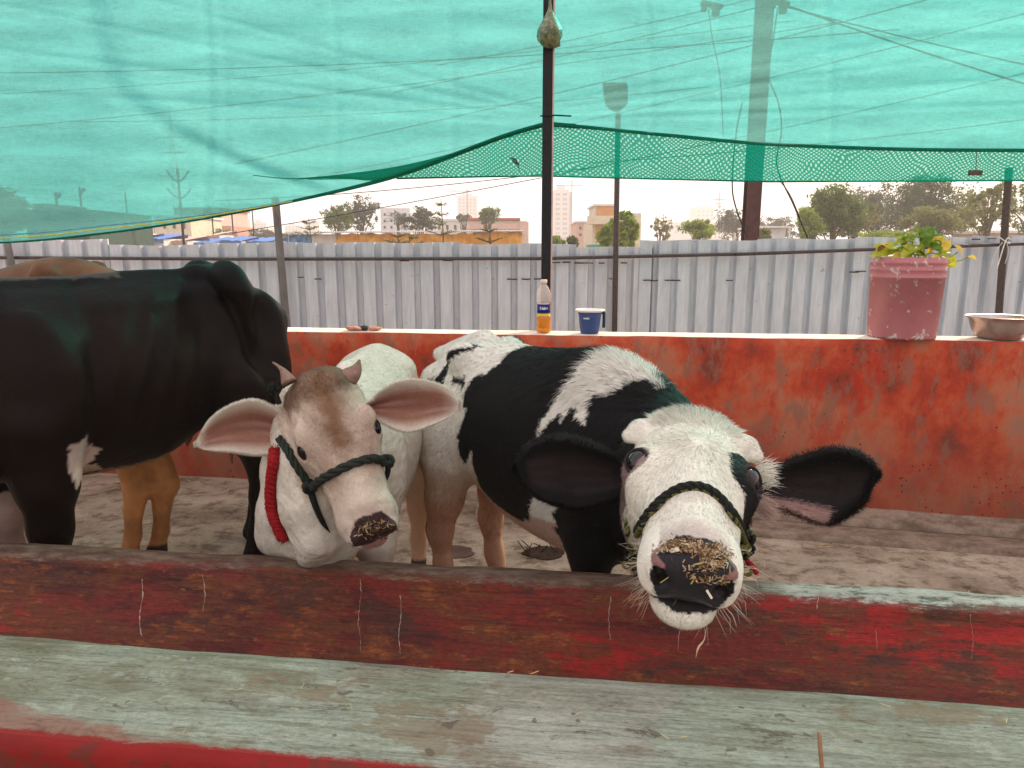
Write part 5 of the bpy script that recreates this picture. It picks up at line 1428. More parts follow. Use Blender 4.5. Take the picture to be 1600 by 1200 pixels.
# ================================================================== the black cow
def build_black():
    B = Body()
    org = A3(-1.17, 3.00, 0); ax = nrm((-.60, -.80, 0)); lat = nrm((-.80, .60, 0))     # lat points to the far side
    X = lambda s, l, z: org + ax * s + lat * l + A3(0, 0, z)
    B.loft(org, ax, lat, [(-.16, 1.0, .90, .02, 0), (-.13, 1.10, .78, .09, 0), (-.06, 1.165, .66, .145, 0), (.02, 1.205, .63, .165, 0), (.11, 1.235, .67, .165, 0), (.25, 1.252, .615, .185, 0), (.42, 1.255, .54, .225, 0), (.62, 1.24, .535, .25, 0),
                          (.80, 1.235, .55, .235, 0), (.95, 1.25, .58, .20, 0), (1.1, 1.25, .62, .17, 0), (1.25, 1.18, .70, .12, 0)], .05, 1.95)
    for l in (-1, 1):
        B.chain([(X(.10, l * .03, 1.245), .036), (X(.125, l * .10, 1.262), .034), (X(.125, l * .155, 1.240), .026), (X(.105, l * .175, 1.17), .022), (X(.08, l * .18, 1.02), .020)], .075)
        B.ell(X(.01, l * .11, 1.06), (.11, .055, .13), k=.09)   # hook bone
        B.cone(X(.12, l * .15, 1.225), X(-.085, l * .10, 1.07), .018, .024, .07)
        B.ell(X(-.085, l * .10, 1.04), (.035, .030, .055), k=.10)         # pin bones
        B.ell(X(.0, l * .13, .86), (.12, .085, .20), k=.06)
        B.ell(X(.15, l * .16, .80), (.06, .06, .13), k=.06)                # stifle
        B.ell(X(.86, l * .16, .88), (.15, .08, .26), k=.08)
    B.cone(X(-.12, 0, 1.13), X(.20, 0, 1.265), .020, .022, k=.05)
    B.cone(X(.2, 0, 1.262), X(1.0, 0, 1.23), .018, .018, k=.05)
    for l, s_ in ((-1, 0), (1, .05)):
        h_ = .07 if l < 0 else -.10
        B.chain([(X(.06, l * .14, .78), .12), (X(.06 + h_, l * .15, .62), .088), (X(-.02 + h_, l * .14, .47), .060), (X(-.015 + h_, l * .135, .30), .044), (X(-.0 + h_, l * .13, .16), .040), (X(.03 + h_, l * .13, .08), .046)], .05)
        B.ell(X(.04 + h_, l * .13, .04), (.055, .055, .045), k=.02)
        B.chain([(X(.86 + s_, l * .15, .78), .12), (X(.86 + s_, l * .15, .58), .088), (X(.865 + s_, l * .145, .42), .060), (X(.86 + s_, l * .14, .28), .040), (X(.86 + s_, l * .14, .14), .038), (X(.88 + s_, l * .14, .08), .044)], .05)
        B.ell(X(.89 + s_, l * .14, .04), (.05, .05, .045), k=.02)
    B.ell(X(.08, 0, .58), (.13, .10, .09), k=.05)                          # udder
    B.cone(X(.13, -.05, .52), X(.135, -.05, .455), .017, .010, k=.012); B.cone(X(.05, -.05, .52), X(.05, -.05, .46), .017, .010, k=.012)
    B.chain([(X(1.12, 0, 1.02), .17), (X(1.4, .0, 1.10), .13), (X(1.62, 0, 1.15), .11)], .06)
    B.chain([(X(1.05, 0, .75), .15), (X(1.3, 0, .88), .09), (X(1.55, 0, 1.02), .07)], .06)
    f = Frame(X(1.68, 0, 1.28), X(2.02, .0, 1.0), lat, 1.12, .95)
    head_shape(B, f)
    for x in (-1, 1): B.cone((x * .09, .06, -.05), (x * .20, .045, -.07), .03, .035, .02, f=f)
    def disp(P):
        q = P - org; s = q @ ax; l = q @ lat; z = P[:, 2]
        # ribs, slanting, over the barrel; a hollow before the hip; vein and skin folds
        ph = (s + .35 * (z - .9) + .4 * (z - .9) ** 2) * 58 + .8 * np.sin(s * 13)
        rib = -.012 * np.clip(np.sin(ph), -.5, 1) * np.exp(-((s - .50) / .20) ** 2) * np.exp(-((z - .93) / .20) ** 2)
        hol = .034 * np.exp(-((s - .27) / .085) ** 2 - ((z - 1.08) / .13) ** 2) + .03 * np.exp(-((s - .02) / .05) ** 2 - ((z - 1.06) / .12) ** 2)
        sh = .022 * np.exp(-((s - .70 + .10 * (z - .9)) / .035) ** 2) * np.exp(-((z - .95) / .25) ** 2)
        ridge = -.010 * np.exp(-((z - 1.20 + .06 * s) / .030) ** 2) * (l < 0) * np.exp(-((s - .45) / .25) ** 2)
        f2 = .016 * np.exp(-((s - .10 - .2 * (z - 1)) / .022) ** 2) * (z < 1.18) * (z > .7)
        return rib + hol + sh + f2 + ridge
    V, Q = B.grid((-2.6, 1.2, .0), (-.85, 3.3, 1.45), .0145, disp=disp)
    V = smooth_mesh(V, Q, 4)
    return f, X, Skin([(V, Q)]), org, ax, lat
t1 = time.time()
f, X, sk, org, ax, lat = build_black(); sk.V = slope(sk.V)
V = sk.V; q = V - org; s_ = q @ ax; l_ = q @ lat; z_ = V[:, 2]
nz = .02 * vnoise(V, 22, 3) + .012 * vnoise(V, 60, 4)
BK2 = A3(.0085, .0045, .0036)
col = np.tile(BK2, (len(V), 1)) * (1 + .25 * vnoise(V, 5, 9))[:, None].clip(-.5, 1)
t = np.clip((z_ - 1.12) / .12, 0, 1)[:, None]; col = col * (1 - t) + A3(.004, .004, .0045) * t
def plane(px, py, off=-.235):
    o = org + lat * off; r = np.array(ray(px, py)); c0 = A3(0, 0, CAMH); t = ((o - c0) @ lat) / (r @ lat); p = c0 + r * t; return ((p - org) @ ax, p[2])
pp = [plane(*p) for p in ((98, 688), (135, 680), (142, 698), (166, 702), (158, 735), (190, 742), (120, 765), (104, 735))]
m = inpoly(s_ + nz * .5, z_ + nz, pp) & (l_ < .05); col[m] = A3(.50, .38, .33)
m = (z_ < .565 + nz * .5) & (z_ > .45) & (s_ > .2) & (s_ < .75) & (np.abs(l_) < .15); col[m] = A3(.24, .15, .12)
m = (z_ < .68) & (z_ > .43) & (s_ > -.02) & (s_ < .17) & (np.abs(l_) < .11) & (np.abs(l_ + .0) > -1) & (z_ < .60); col[m] = A3(.13, .07, .055)
m = (z_ < .50) & (s_ > .0) & (s_ < .2) & (np.abs(l_ + .05) < .03); col[m] = A3(.42, .20, .14)
m = (s_ > .80) & (l_ > .0) & (z_ < .52) & (z_ > .1); col[m] = A3(.42, .30, .26)
m = (z_ > 1.255) & (s_ < 1.2) & (s_ > .5); col[m] = A3(.06, .05, .045)
m = (s_ < -.10) & (z_ > .75) & (z_ < 1.0) & (np.abs(l_) < .06); col[m] = A3(.28, .20, .17)
m = NT('sleek_coat'); c = m.attr('Coat')[0]
g = m.noise(220, 3, .6, (1, 1, .35)); g2 = m.noise(7, 5, .6)
c = m.mix(c, m.ramp(g2, [(.3, .65), (.7, 1.45)]), 1., 'MULTIPLY')
m.b.inputs['Sheen Tint'].default_value = (.7, .85, .8, 1)
M_sleek = m.fin(c, m.ramp(g, [(.3, .36), (.7, .50)]), m.bump(g, .45, .003, m.bump(g2, .4, .03)), .08, Sheen_Weight=.0)
root = tag(empty('black_cow', (float(org[0] - .3), float(org[1] - .4), 0)), 'thin black cow with jutting hip bones and a white belly patch at left', 'cow')
OA = np.array(root.location)
Vs = [V]; Qs = [sk.Q]; Cs = [col]; off = len(V)
arr_mesh('body', np.vstack(Vs), np.vstack(Qs), np.vstack(Cs), [M_sleek], root, OA)
# tail hanging behind
tl = cr([X(-.11, 0, 1.13), X(-.17, .0, 1.07), X(-.185, .01, .92), X(-.18, .02, .75), X(-.17, .02, .55), X(-.18, .02, .42)], 5)
MB().tube([p - Vector(OA) for p in tl], list(np.interp(np.linspace(0, 1, len(tl)), [0, .15, .7, .85, 1], [.03, .022, .014, .03, .006])), 10).build('tail', simple('tail_black', (.016, .012, .011), .7), root, True)
# short stiff hairs standing on the hip and along the back
print('black', time.time() - t1)

# ================================================================== the brown cow behind
def build_brown():
    B = Body()
    org = A3(-1.665, 2.95, 0); ax = nrm((-1, .06, 0)); lat = nrm((.06, 1, 0))
    X = lambda s, l, z: org + ax * s + lat * l + A3(0, 0, z)
    B.loft(org, ax, lat, [(-.22, 1.02, .9, .02, 0), (-.17, 1.14, .74, .10, 0), (-.05, 1.24, .62, .17, 0), (.08, 1.29, .58, .20, 0), (.2, 1.325, .55, .21, 0), (.34, 1.315, .5, .24, 0), (.6, 1.255, .48, .26, 0), (.9, 1.24, .52, .23, 0), (1.15, 1.25, .6, .17, 0), (1.3, 1.15, .7, .1, 0)], .05, 2.15)
    for l in (-1, 1):
        B.ell(X(.20, l * .165, 1.26), (.05, .04, .05), k=.05); B.ell(X(-.14, l * .1, 1.03), (.04, .035, .05), k=.05)
        B.ell(X(-.02, l * .13, .80), (.14, .085, .2), k=.06)
    for s_, l in ((-.03, -1), (-.115, -.45)):
        B.chain([(X(.0, l * .12, .72), .12), (X(-.01 + s_ * .7, l * .13, .55), .075), (X(-.03 + s_, l * .13, .42), .050), (X(-.04 + s_, l * .13, .35), .054), (X(-.015 + s_, l * .13, .26), .038), (X(.0 + s_, l * .13, .14), .033), (X(.02 + s_, l * .13, .08), .036)], .022)
        B.ell(X(.03 + s_, l * .13, .04), (.045, .045, .045), k=.02)
    for l in (-1, 1):
        B.chain([(X(.92, l * .14, .7), .11), (X(.92, l * .14, .42), .058), (X(.92, l * .13, .14), .038), (X(.93, l * .13, .07), .042)], .05)
    B.chain([(X(1.15, 0, 1.0), .17), (X(1.45, .0, 1.08), .13), (X(1.65, 0, 1.12), .11)], .06)
    f = Frame(X(1.7, 0, 1.25), X(2.05, .0, .98), -lat, 1.1, .95); head_shape(B, f)
    for x in (-1, 1): B.cone((x * .09, .06, -.05), (x * .20, .045, -.07), .03, .035, .02, f=f)
    V, Q = B.grid((-3.95, 2.7, .0), (-1.4, 3.5, 1.45), .016)
    return f, Skin([(smooth_mesh(V, Q, 4), Q)]), org
f, sk, org = build_brown(); sk.V = slope(sk.V)
V = sk.V; col = np.tile(A3(.16, .075, .04), (len(V), 1))
w = np.clip((.80 - V[:, 2]) / .35, 0, 1)[:, None]; col = col * (1 - w) + A3(.50, .24, .09) * w
w = np.clip(vnoise(V, 9, 4), 0, 1)[:, None] * .3; col = col * (1 - w) + A3(.12, .06, .035) * w
m = V[:, 2] < .07; col[m] = A3(.03, .025, .02)
root = tag(empty('brown_cow', (float(org[0] - .4), float(org[1]), 0)), 'reddish brown cow with tan hind legs standing behind the black cow', 'cow')
arr_mesh('body', V, sk.Q, col, [M_sleek], root, np.array(root.location))
tl = cr([Vector(org) + Vector((.17, 0, 1.12)), Vector(org) + Vector((.25, 0, 1.0)), Vector(org) + Vector((.25, .02, .7)), Vector(org) + Vector((.22, .02, .5))], 5)
MB().tube([p - root.location for p in tl], [.025] * 6 + [.015] * 6 + [.02] * 3 + [.005], 8).build('tail', simple('tail_brown', (.16, .08, .045), .7), root, True)
print('all bodies', time.time() - T0)
# ================================================================== beyond the fence
GB = -.3
def bx(name, px0, py0, px1, Y, depth, mat, par, y1=None, z0=GB):
    a = W(px0, py0, Y); b = W(px1, py0, Y); z1 = a.z; zb = z0 if y1 is None else W(px0, y1, Y).z
    return MB().box(((a.x + b.x) / 2 - par.location.x, Y + depth / 2 - par.location.y, (z1 + zb) / 2 - par.location.z), (b.x - a.x, depth, z1 - zb)).build(name, mat, par)
def bldg(name, px, Y, label, cat='building'):
    p = W(px, 380, Y); return tag(empty(name, (p.x, Y, GB)), label, cat)
C_ = lambda n, c, v=.12, s=2: simple(n, c, .85, v, s, bump=.1)
M_tower = C_('hazed_concrete', (.62, .63, .67)); M_towerd = C_('hazed_window', (.36, .39, .44)); M_cream = C_('cream_plaster', (.66, .58, .45)); M_orange = C_('orange_shutter', (.62, .30, .12)); M_pinkb = C_('pink_plaster', (.62, .42, .37))  # tower wall and window tones paled to mimic distance haze
M_whiteb = C_('white_plaster', (.72, .70, .68)); M_redl = C_('red_parapet', (.42, .10, .08)); M_blueT = C_('blue_tarpaulin', (.10, .22, .55), .3, 4); M_tan = C_('tan_cloth', (.60, .45, .36), .2, 4); M_darkb = C_('dark_building', (.05, .09, .08)); M_win = C_('dark_window', (.08, .08, .09)); M_brick = C_('brick_plaster', (.50, .27, .20))
M_tin = C_('tin_roof', (.35, .34, .34)); M_grnT = C_('green_tarpaulin', (.08, .35, .25), .3, 4)
def windows(par, px0, px1, py0, py1, nx, ny, Y, mat, fw=.5, fh=.5, name='window'):
    for j in range(ny):
        for i in range(nx):
            x0 = px0 + (px1 - px0) * (i + .5 - fw / 2) / nx; x1 = px0 + (px1 - px0) * (i + .5 + fw / 2) / nx
            y0 = py0 + (py1 - py0) * (j + .5 - fh / 2) / ny; y1 = py0 + (py1 - py0) * (j + .5 + fh / 2) / ny
            a = W(x0, y0, Y); b = W(x1, y1, Y)
            MB().box(((a.x + b.x) / 2 - par.location.x, Y - .06 * Y / 100 - par.location.y, (a.z + b.z) / 2 - par.location.z), (b.x - a.x, .15, a.z - b.z)).build(name, mat, par)
# towers under construction
t = bldg('tower_block', 878, 300, 'tall pale tower block under construction just right of the black post', 'tower'); bx('tower_body', 866, 296, 890, 300, 12, M_tower, t); bx('stair_shaft', 871, 290, 883, 302, 8, M_tower, t); bx('side_wing', 889, 300, 894, 301, 8, M_towerd, t)
windows(t, 866, 888, 300, 376, 2, 10, 300, M_towerd, .62, .5)
def crane(px, py0, py1, x0, x1, Y, label):
    p = W(px, 380, Y); r = tag(empty('tower_crane', (p.x, Y - 1, GB)), label, 'crane'); s = Y / F
    z = W(px, py0, Y).z; zj = W(px, py1, Y).z
    MB().tube([(0, 0, 0), (0, 0, z)], s * .8, 4).build('mast', M_rust, r)
    MB().tube([((x0 - px) * s, 0, zj), ((x1 - px) * s, 0, zj)], s * .55, 4).tube([((x0 - px) * s, 0, zj), (0, 0, z), ((x1 - px) * s, 0, zj)], s * .22, 4).build('jib', M_rust, r)
crane(892, 281, 289, 868, 907, 300, 'thin tower crane beside the tall pale tower block')
t = bldg('tower_block', 730, 360, 'hazy pale tower block left of the black post with a crane on top', 'tower'); bx('tower_body', 714, 306, 746, 360, 14, M_tower, t); bx('roof_core', 722, 302, 738, 362, 8, M_tower, t); windows(t, 716, 744, 309, 336, 5, 5, 360, M_towerd, .45, .45)
crane(731, 294, 298, 703, 735, 358, 'small crane standing on the hazy pale tower block')
t = bldg('tower_block', 1100, 420, 'faint square tower block far off left of the maroon column', 'tower'); bx('tower_body', 1088, 323, 1116, 420, 16, M_tower, t); bx('roof_core', 1095, 320, 1108, 422, 8, M_tower, t); windows(t, 1089, 1115, 327, 352, 4, 4, 420, M_towerd, .4, .4)
t = bldg('apartment_block', 1080, 380, 'faint low pale apartment block left of the maroon column'); bx('block_body', 1050, 347, 1140, 380, 16, M_tower, t); windows(t, 1052, 1138, 350, 366, 9, 2, 380, M_towerd, .4, .5)
for i, (a, b, y, lb) in enumerate(((362, 392, 342, 'hazy stepped apartment block furthest left on the skyline'), (392, 418, 347, 'hazy apartment block left of the leaning grey post'), (445, 474, 352, 'hazy apartment block right of the leaning grey post'), (474, 500, 345, 'hazy apartment block behind the first bare young tree'))):
    t = bldg('apartment_block', a + 12, 390 + i * 7, lb); Yb = 390 + i * 7
    bx('block_body', a, y, b - 2, Yb, 15, M_tower, t); bx('roof_core', a + 6, y - 4, a + 16, Yb + 2, 8, M_tower, t); windows(t, a, b - 2, y + 2, 366, 5, 4, Yb, M_towerd, .5, .45)
def pylon(px, ytop, ybase, arms, Y, wd, label, mat=None):
    p = W(px, 380, Y); r = tag(empty('power_pylon', (p.x, Y, GB)), label, 'pylon'); s = Y / F; zt = W(px, ytop, Y).z; b = MB()
    w0 = wd * s
    for sx in (-1, 1): b.tube([(sx * w0, 0, 0), (sx * w0 * .25, 0, zt * .8), (0, 0, zt)], s * .35, 4)
    n = 9
    for i in range(n):
        z0 = zt * .9 * i / n; z1 = zt * .9 * (i + 1) / n; f0 = 1 - .75 * z0 / (zt * .9); f1 = 1 - .75 * z1 / (zt * .9)
        b.tube([(-w0 * f0, 0, z0), (w0 * f1, 0, z1)], s * .22, 4).tube([(w0 * f0, 0, z0), (-w0 * f1, 0, z1)], s * .22, 4)
    b.build('lattice_mast', mat or M_rust, r)
    for (y, hw) in arms:
        z = W(px, y, Y).z; MB().tube([(-hw * s, 0, z), (0, 0, z + 1.2 * s), (hw * s, 0, z)], s * .5, 4).tube([(-hw * s, 0, z), (hw * s, 0, z)], s * .3, 4).build('cross_arm', mat or M_rust, r)
pylon(1120, 297, 360, [(311, 10), (318, 7)], 330, 4, 'faint power pylon far off left of the maroon column')
pylon(283, 160, 372, [(212, 26), (236, 22), (262, 16)], 120, 9, 'lattice power pylon seen dimly through the net at left')
# street poles
for (px, y0, y1, Y, r, lb) in ((288, 262, 388, 40, .07, 'dark pole with branching arms dimly seen through the net at left'), (204, 300, 385, 42, .04, 'thin pole behind the net above the cream huts'), (365, 330, 372, 60, .06, 'thin pole between the pink building and the skyline blocks'), (397, 322, 372, 60, .05, 'thin pole left of the leaning grey post'), (334, 340, 372, 55, .05, 'thin pole standing before the pink brick building'), (90, 300, 330, 36, .06, 'short mast on the dark building behind the net'), (128, 292, 330, 36, .05, 'short mast at the right end of the dark building')):
    p = W(px, y1, Y); tp = W(px, y0, Y); b = MB().tube([(0, 0, 0), (0, 0, tp.z - GB)], r, 6)
    if px == 288:
        s = Y / F
        for sg in (-1, 1): b.tube([(0, 0, tp.z - 14 * s), (sg * 10 * s, 0, tp.z - 6 * s), (sg * 17 * s, 0, tp.z + 4 * s)], .05, 5).tube([(0, 0, tp.z - 38 * s), (sg * 12 * s, 0, tp.z - 30 * s), (sg * 18 * s, 0, tp.z - 22 * s)], .04, 5)
    elif y1 < 340: b.tube([(0, 0, tp.z - GB - .3), (.25, 0, tp.z - GB - .1)], .1, 5)
    tag(b.build('street_pole', M_dark, None, False, (p.x, Y, GB)), lb, 'pole')
# left: huts, cream and pink buildings
t = bldg('cream_building', 262, 75, 'pale yellow plastered building left of the pink one'); bx('wall', 240, 338, 297, 75, 8, M_cream, t); bx('wall', 140, 352, 240, 77, 8, M_whiteb, t); bx('roof_slab', 238, 336, 299, 74.8, 8.4, M_whiteb, t, 339)
windows(t, 250, 295, 345, 360, 3, 1, 75, M_win, .3, .6)
t = bldg('pink_building', 318, 90, 'pink brick building with red roof line behind the dark pole at left'); bx('wall', 272, 326, 345, 90, 9, M_pinkb, t); bx('wall', 335, 353, 361, 88, 8, M_brick, t); bx('roof_slab', 270, 324, 347, 89.7, 9.5, M_redl, t, 327)
windows(t, 278, 340, 332, 366, 5, 2, 90, M_win, .32, .5)
huts = [(145, 181, 373, 381, M_whiteb, 'white roofed hut lowest at far left above the fence'), (170, 214, 371, 384, M_tan, 'tan cloth covered hut left of the blue sheeted one'), (213, 255, 371, 381, M_blueT, 'hut with pale blue sheet left of the dark pole'), (255, 292, 374, 384, M_pinkb, 'low pink roofed hut at the foot of the dark pole'), (290, 335, 378, 384, M_blueT, 'blue tarpaulin hut right of the dark pole'), (330, 376, 374, 383, M_blueT, 'long blue tarpaulin hut before the pink building'), (383, 428, 375, 383, M_blueT, 'blue tarpaulin hut just left of the leaning grey post'), (328, 342, 365, 377, M_pinkb, 'small pink painted hut with a poster wall')]
for i, (a, b, y, y2, mt, lb) in enumerate(huts):
    Y = 44 + i * 1.6; t = bldg('hut', (a + b) / 2, Y, lb, 'hut'); s = Y / F
    bx('wall', a, y + 2, b, Y, 3, M_whiteb if mt is not M_whiteb else M_tan, t)
    p0, p1 = W(a - 2, y + 2.5, Y - .3), W(b + 2, y + 1.5, Y - .3); L0 = Vector(t.location); rf = []
    n = 9
    vs = []
    for k in range(n):
        q = p0.lerp(p1, k / (n - 1)) - L0; w = random.uniform(-.06, .06)
        vs += [q + Vector((0, -.1, w - .25)), q + Vector((0, -.3, w)), q + Vector((0, 3.4, w + .35)), q + Vector((0, 3.5, w - .1))]
    mesh_obj('roof', vs, [(4 * k + j, 4 * k + 4 + j, 4 * k + 5 + j, 4 * k + 1 + j) for k in range(n - 1) for j in range(3)], mt, t)
# dark building behind the net at left
t = bldg('dark_building', 105, 34, 'dark flat roofed building dimly seen through the net at far left'); bx('wall', 38, 327, 136, 34, 6, M_darkb, t); bx('roof_room', 50, 318, 76, 34.5, 3, M_darkb, t, 328); windows(t, 45, 130, 335, 365, 4, 1, 34, M_win, .3, .4)
# long shed with orange tarpaulin
sh = bldg('market_shed', 640, 46, 'long low shed hung with an orange tarpaulin under a tin roof', 'shed'); L0 = Vector(sh.location)
bx('wall', 450, 366, 822, 46.6, 6, M_whiteb, sh)
m = NT('orange_tarpaulin'); a = m.noise(1.5, 6, .6, (.5, 1, 1.5)); M_otarp = m.fin(m.ramp(a, [(.3, (.62, .25, .015)), (.7, (.85, .42, .03))]), .5)
vs, fs = [], []; nx = 130; nz = 6
for j in range(nz):
    for i in range(nx):
        px = 526 + (816 - 526) * i / (nx - 1); tt = j / (nz - 1); top = 366.5 - (px - 526) * .012 + 1.2 * math.sin(px * .03)
        p = W(px, top + (386 - top) * tt, 45.9); d = .10 * math.sin(px * .35 + tt * 3) + .12 * math.sin(px * .11 - tt * 5) + .05 * math.sin(px * .9 + tt)
        vs.append(p + Vector((0, d, .05 * math.sin(px * .22) * (1 - tt))) - L0)
for j in range(nz - 1):
    for i in range(nx - 1): a_ = j * nx + i; fs.append((a_, a_ + 1, a_ + nx + 1, a_ + nx))
mesh_obj('tarpaulin', vs, fs, M_otarp, sh, True)
vs, fs = [], []; nx = 300
for i in range(nx):
    px = 444 + (818 - 444) * i / (nx - 1); c = .022 * math.sin(i * 2.1)
    vs += [W(px, 363.8 - (px - 444) * .008, 45.4) + Vector((0, 0, c)) - L0, W(px, 364.4 - (px - 444) * .008, 47.5) + Vector((0, 0, c + .10)) - L0]
for i in range(nx - 1): fs.append((2 * i, 2 * i + 2, 2 * i + 3, 2 * i + 1))
o = mesh_obj('tin_roof', vs, fs, M_tin, sh); o.modifiers.new('s', 'SOLIDIFY').thickness = .04
bx('poster', 451, 367, 486, 45.9, .05, C_('poster_blue', (.08, .25, .5), .8, 3), sh, 384)
bx('plain_panel', 487, 366.5, 525, 45.95, .05, C_('pale_panel', (.62, .55, .52), .1, 3), sh, 384)
# houses right of the shed
t = bldg('pink_house', 780, 80, 'long pinkish house with a red parapet above the orange tarpaulin'); bx('wall', 733, 345, 824, 80, 9, M_cream, t); bx('red_parapet', 731, 340.5, 813, 79.7, 9.5, M_redl, t, 344); bx('balcony_wall', 731, 349, 813, 79.2, .6, M_pinkb, t, 358); windows(t, 735, 815, 358, 366, 6, 1, 80, M_win, .3, .6); bx('side_wall', 812, 347, 826, 78.9, 9, M_pinkb, t)
t = bldg('white_house', 705, 95, 'white flat roofed house left of the pinkish house'); bx('wall', 664, 345, 735, 95, 9, M_whiteb, t); bx('roof_slab', 662, 342, 737, 94.7, 9.5, M_tower, t, 345.5); windows(t, 668, 730, 348, 362, 5, 1, 95, M_win, .3, .5)
t = bldg('blue_grey_house', 620, 110, 'pale grey house hidden behind the palm tree'); bx('wall', 594, 325, 640, 110, 9, M_tower, t); windows(t, 596, 638, 330, 360, 4, 3, 110, M_win, .3, .4)
# orange-shuttered house
t = bldg('cream_house', 950, 64, 'cream house with orange shuttered upper room between the posts'); bx('wall', 926, 345, 1002, 64, 8, M_cream, t); bx('upper_room', 930, 321, 962, 64.5, 5, M_cream, t, 346); bx('balcony', 920, 337, 963, 62.6, 1.4, M_cream, t, 350)
bx('orange_shutter', 934, 322, 959, 64.3, .15, M_orange, t, 341); bx('orange_shutter', 931, 352, 958, 63.9, .15, M_orange, t, 372); bx('side_wall', 990, 333, 1002, 63.7, 8, M_cream, t); bx('roof_slab', 928, 318.5, 961, 64.1, 6, M_whiteb, t, 321.5)
t = bldg('pink_house', 915, 85, 'pale pink house left of the cream house'); bx('wall', 901, 347, 932, 85, 8, M_pinkb, t); bx('roof_slab', 899, 345, 934, 84.6, 8.5, M_whiteb, t, 347.5); windows(t, 902, 931, 351, 372, 3, 2, 85, M_win, .3, .4)
t = bldg('hut', 950, 40, 'green tarpaulin hut low before the cream house', 'hut'); bx('roof', 925, 382, 975, 40, 3, M_grnT, t)
t = bldg('white_shed', 1212, 60, 'small white roofed shed right of the maroon column', 'shed'); bx('roof', 1188, 353, 1236, 60, 6, M_whiteb, t, 356); bx('wall', 1198, 357, 1228, 60.5, 5, M_tower, t); bx('post', 1189, 356, 1191.5, 60.1, .1, M_whiteb, t); bx('post', 1233, 356, 1235.5, 60.1, .1, M_whiteb, t)
t = bldg('white_shed', 1575, 50, 'low white roofed shed at the right edge above the fence', 'shed'); bx('roof', 1552, 360, 1650, 50, 6, M_whiteb, t, 364); bx('wall', 1556, 364, 1650, 50.4, 5, M_pinkb, t)

# ---- trees
def leafmat(name, a, b):
    m = NT(name); c = m.ramp(m.noise(.9, 4, .6), [(.3, a), (.7, b)]); m.fin(c, .6, None, .25)
    tr = m.node('ShaderNodeBsdfTranslucent'); m.lk(c, tr.inputs[0]); mx = m.node('ShaderNodeMixShader'); mx.inputs[0].default_value = .35
    m.lk(m.b.outputs[0], mx.inputs[1]); m.lk(tr.outputs[0], mx.inputs[2]); m.lk(mx.outputs[0], m.out.inputs[0]); return m.mat
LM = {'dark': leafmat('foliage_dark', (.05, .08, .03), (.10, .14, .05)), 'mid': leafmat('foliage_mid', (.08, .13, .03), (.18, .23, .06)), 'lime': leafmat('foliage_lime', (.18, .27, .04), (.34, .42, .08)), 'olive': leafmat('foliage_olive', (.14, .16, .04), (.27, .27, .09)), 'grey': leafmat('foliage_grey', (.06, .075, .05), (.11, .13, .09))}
M_bark = simple('bark', (.12, .085, .06), .9, .3, 6)
def tree(px, Y, w, h, ybase, label, kind='mid', n=4500, leaf=None, name='tree', gap=.55, seed=None, blobs=26, trunk=True, ybot=None, sparse=False, group=None):
    """w,h,ybase in photo pixels at that distance; the crown is leaf faces gathered in clumps on real limbs"""
    r = np.random.default_rng(seed if seed is not None else int(px * 7 + Y))
    s = Y / F; base = W(px, ybase, Y); base.z = GB; top = W(px, ybase - h, Y).z; H_ = top - GB
    zb = W(px, ybase, Y).z if ybot is None else W(px, ybot, Y).z
    root = tag(empty(name, base), label, 'tree', group)
    cz = (top + zb) / 2 - GB; rz = (top - zb) / 2; rx = w * s / 2
    leaf = leaf or max(.10, 1.5 * s)
    cen = []
    blobs = int(blobs * 1.5)
    for i in range(blobs):
        d = r.normal(size=3); d /= np.linalg.norm(d); q = r.uniform(.15, 1.12) ** .7
        cen.append((d * q * [rx * .82, rx * .7, rz * .82] + [0, 0, cz], r.uniform(.09, .34) * (1.15 if not sparse else .75)))
    c = np.array([a for a, _ in cen]); rad = np.array([b for _, b in cen])
    k = r.integers(0, blobs, n); d = r.normal(size=(n, 3)); d /= np.linalg.norm(d, axis=1, keepdims=True)
    P = c[k] + d * (rad[k] * r.uniform(.15, 1.1, n) ** .7)[:, None] * [rx, rx, rz * 1.1]
    u = r.normal(size=(n, 3)); u /= np.linalg.norm(u, axis=1, keepdims=True); v = np.cross(u, r.normal(size=(n, 3))); v /= np.linalg.norm(v, axis=1, keepdims=True)
    L_ = leaf * r.uniform(.6, 1.5, (n, 1))
    V = np.stack([P - u * L_, P - v * L_ * .5, P + u * L_, P + v * L_ * .5], 1).reshape(-1, 3); Q = np.arange(4 * n).reshape(-1, 4)
    o = arr_mesh('crown', V, Q, None, [LM[kind]], root, (0, 0, 0), smooth=False)
    b = MB(); tr_ = max(.05, H_ * .018)
    b.tube(cr([(0, 0, 0), (r.normal(0, .02) * H_, 0, H_ * .3), (r.normal(0, .03) * H_, 0, cz)], 4), [tr_ * 1.3] * 4 + [tr_] * 3 + [tr_ * .6] * 2, 7)
    for i in range(min(blobs, 14)):
        e = Vector(cen[i][0]); st = Vector((0, 0, H_ * r.uniform(.15, .5))); mid = st.lerp(e, .5) + Vector((0, 0, .05 * H_))
        b.tube([st, mid, e], [tr_ * .5, tr_ * .35, tr_ * .15], 5)
    b.build('trunk', M_bark, root, True); return root
TG = 'trees beyond the fence'
tree(1300, 42, 110, 95, 378, 'bushy green tree leftmost of the big clump right of the maroon column', 'mid', 9000, seed=3, blobs=40)
tree(1262, 40, 50, 55, 380, 'low yellow green shrub at the left foot of the big tree clump', 'lime', 3000, seed=4)
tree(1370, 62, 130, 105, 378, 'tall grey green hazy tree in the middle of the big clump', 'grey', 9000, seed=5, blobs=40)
tree(1440, 55, 130, 110, 378, 'tall dark green tree at the right of the big clump', 'dark', 10000, seed=6, blobs=42)
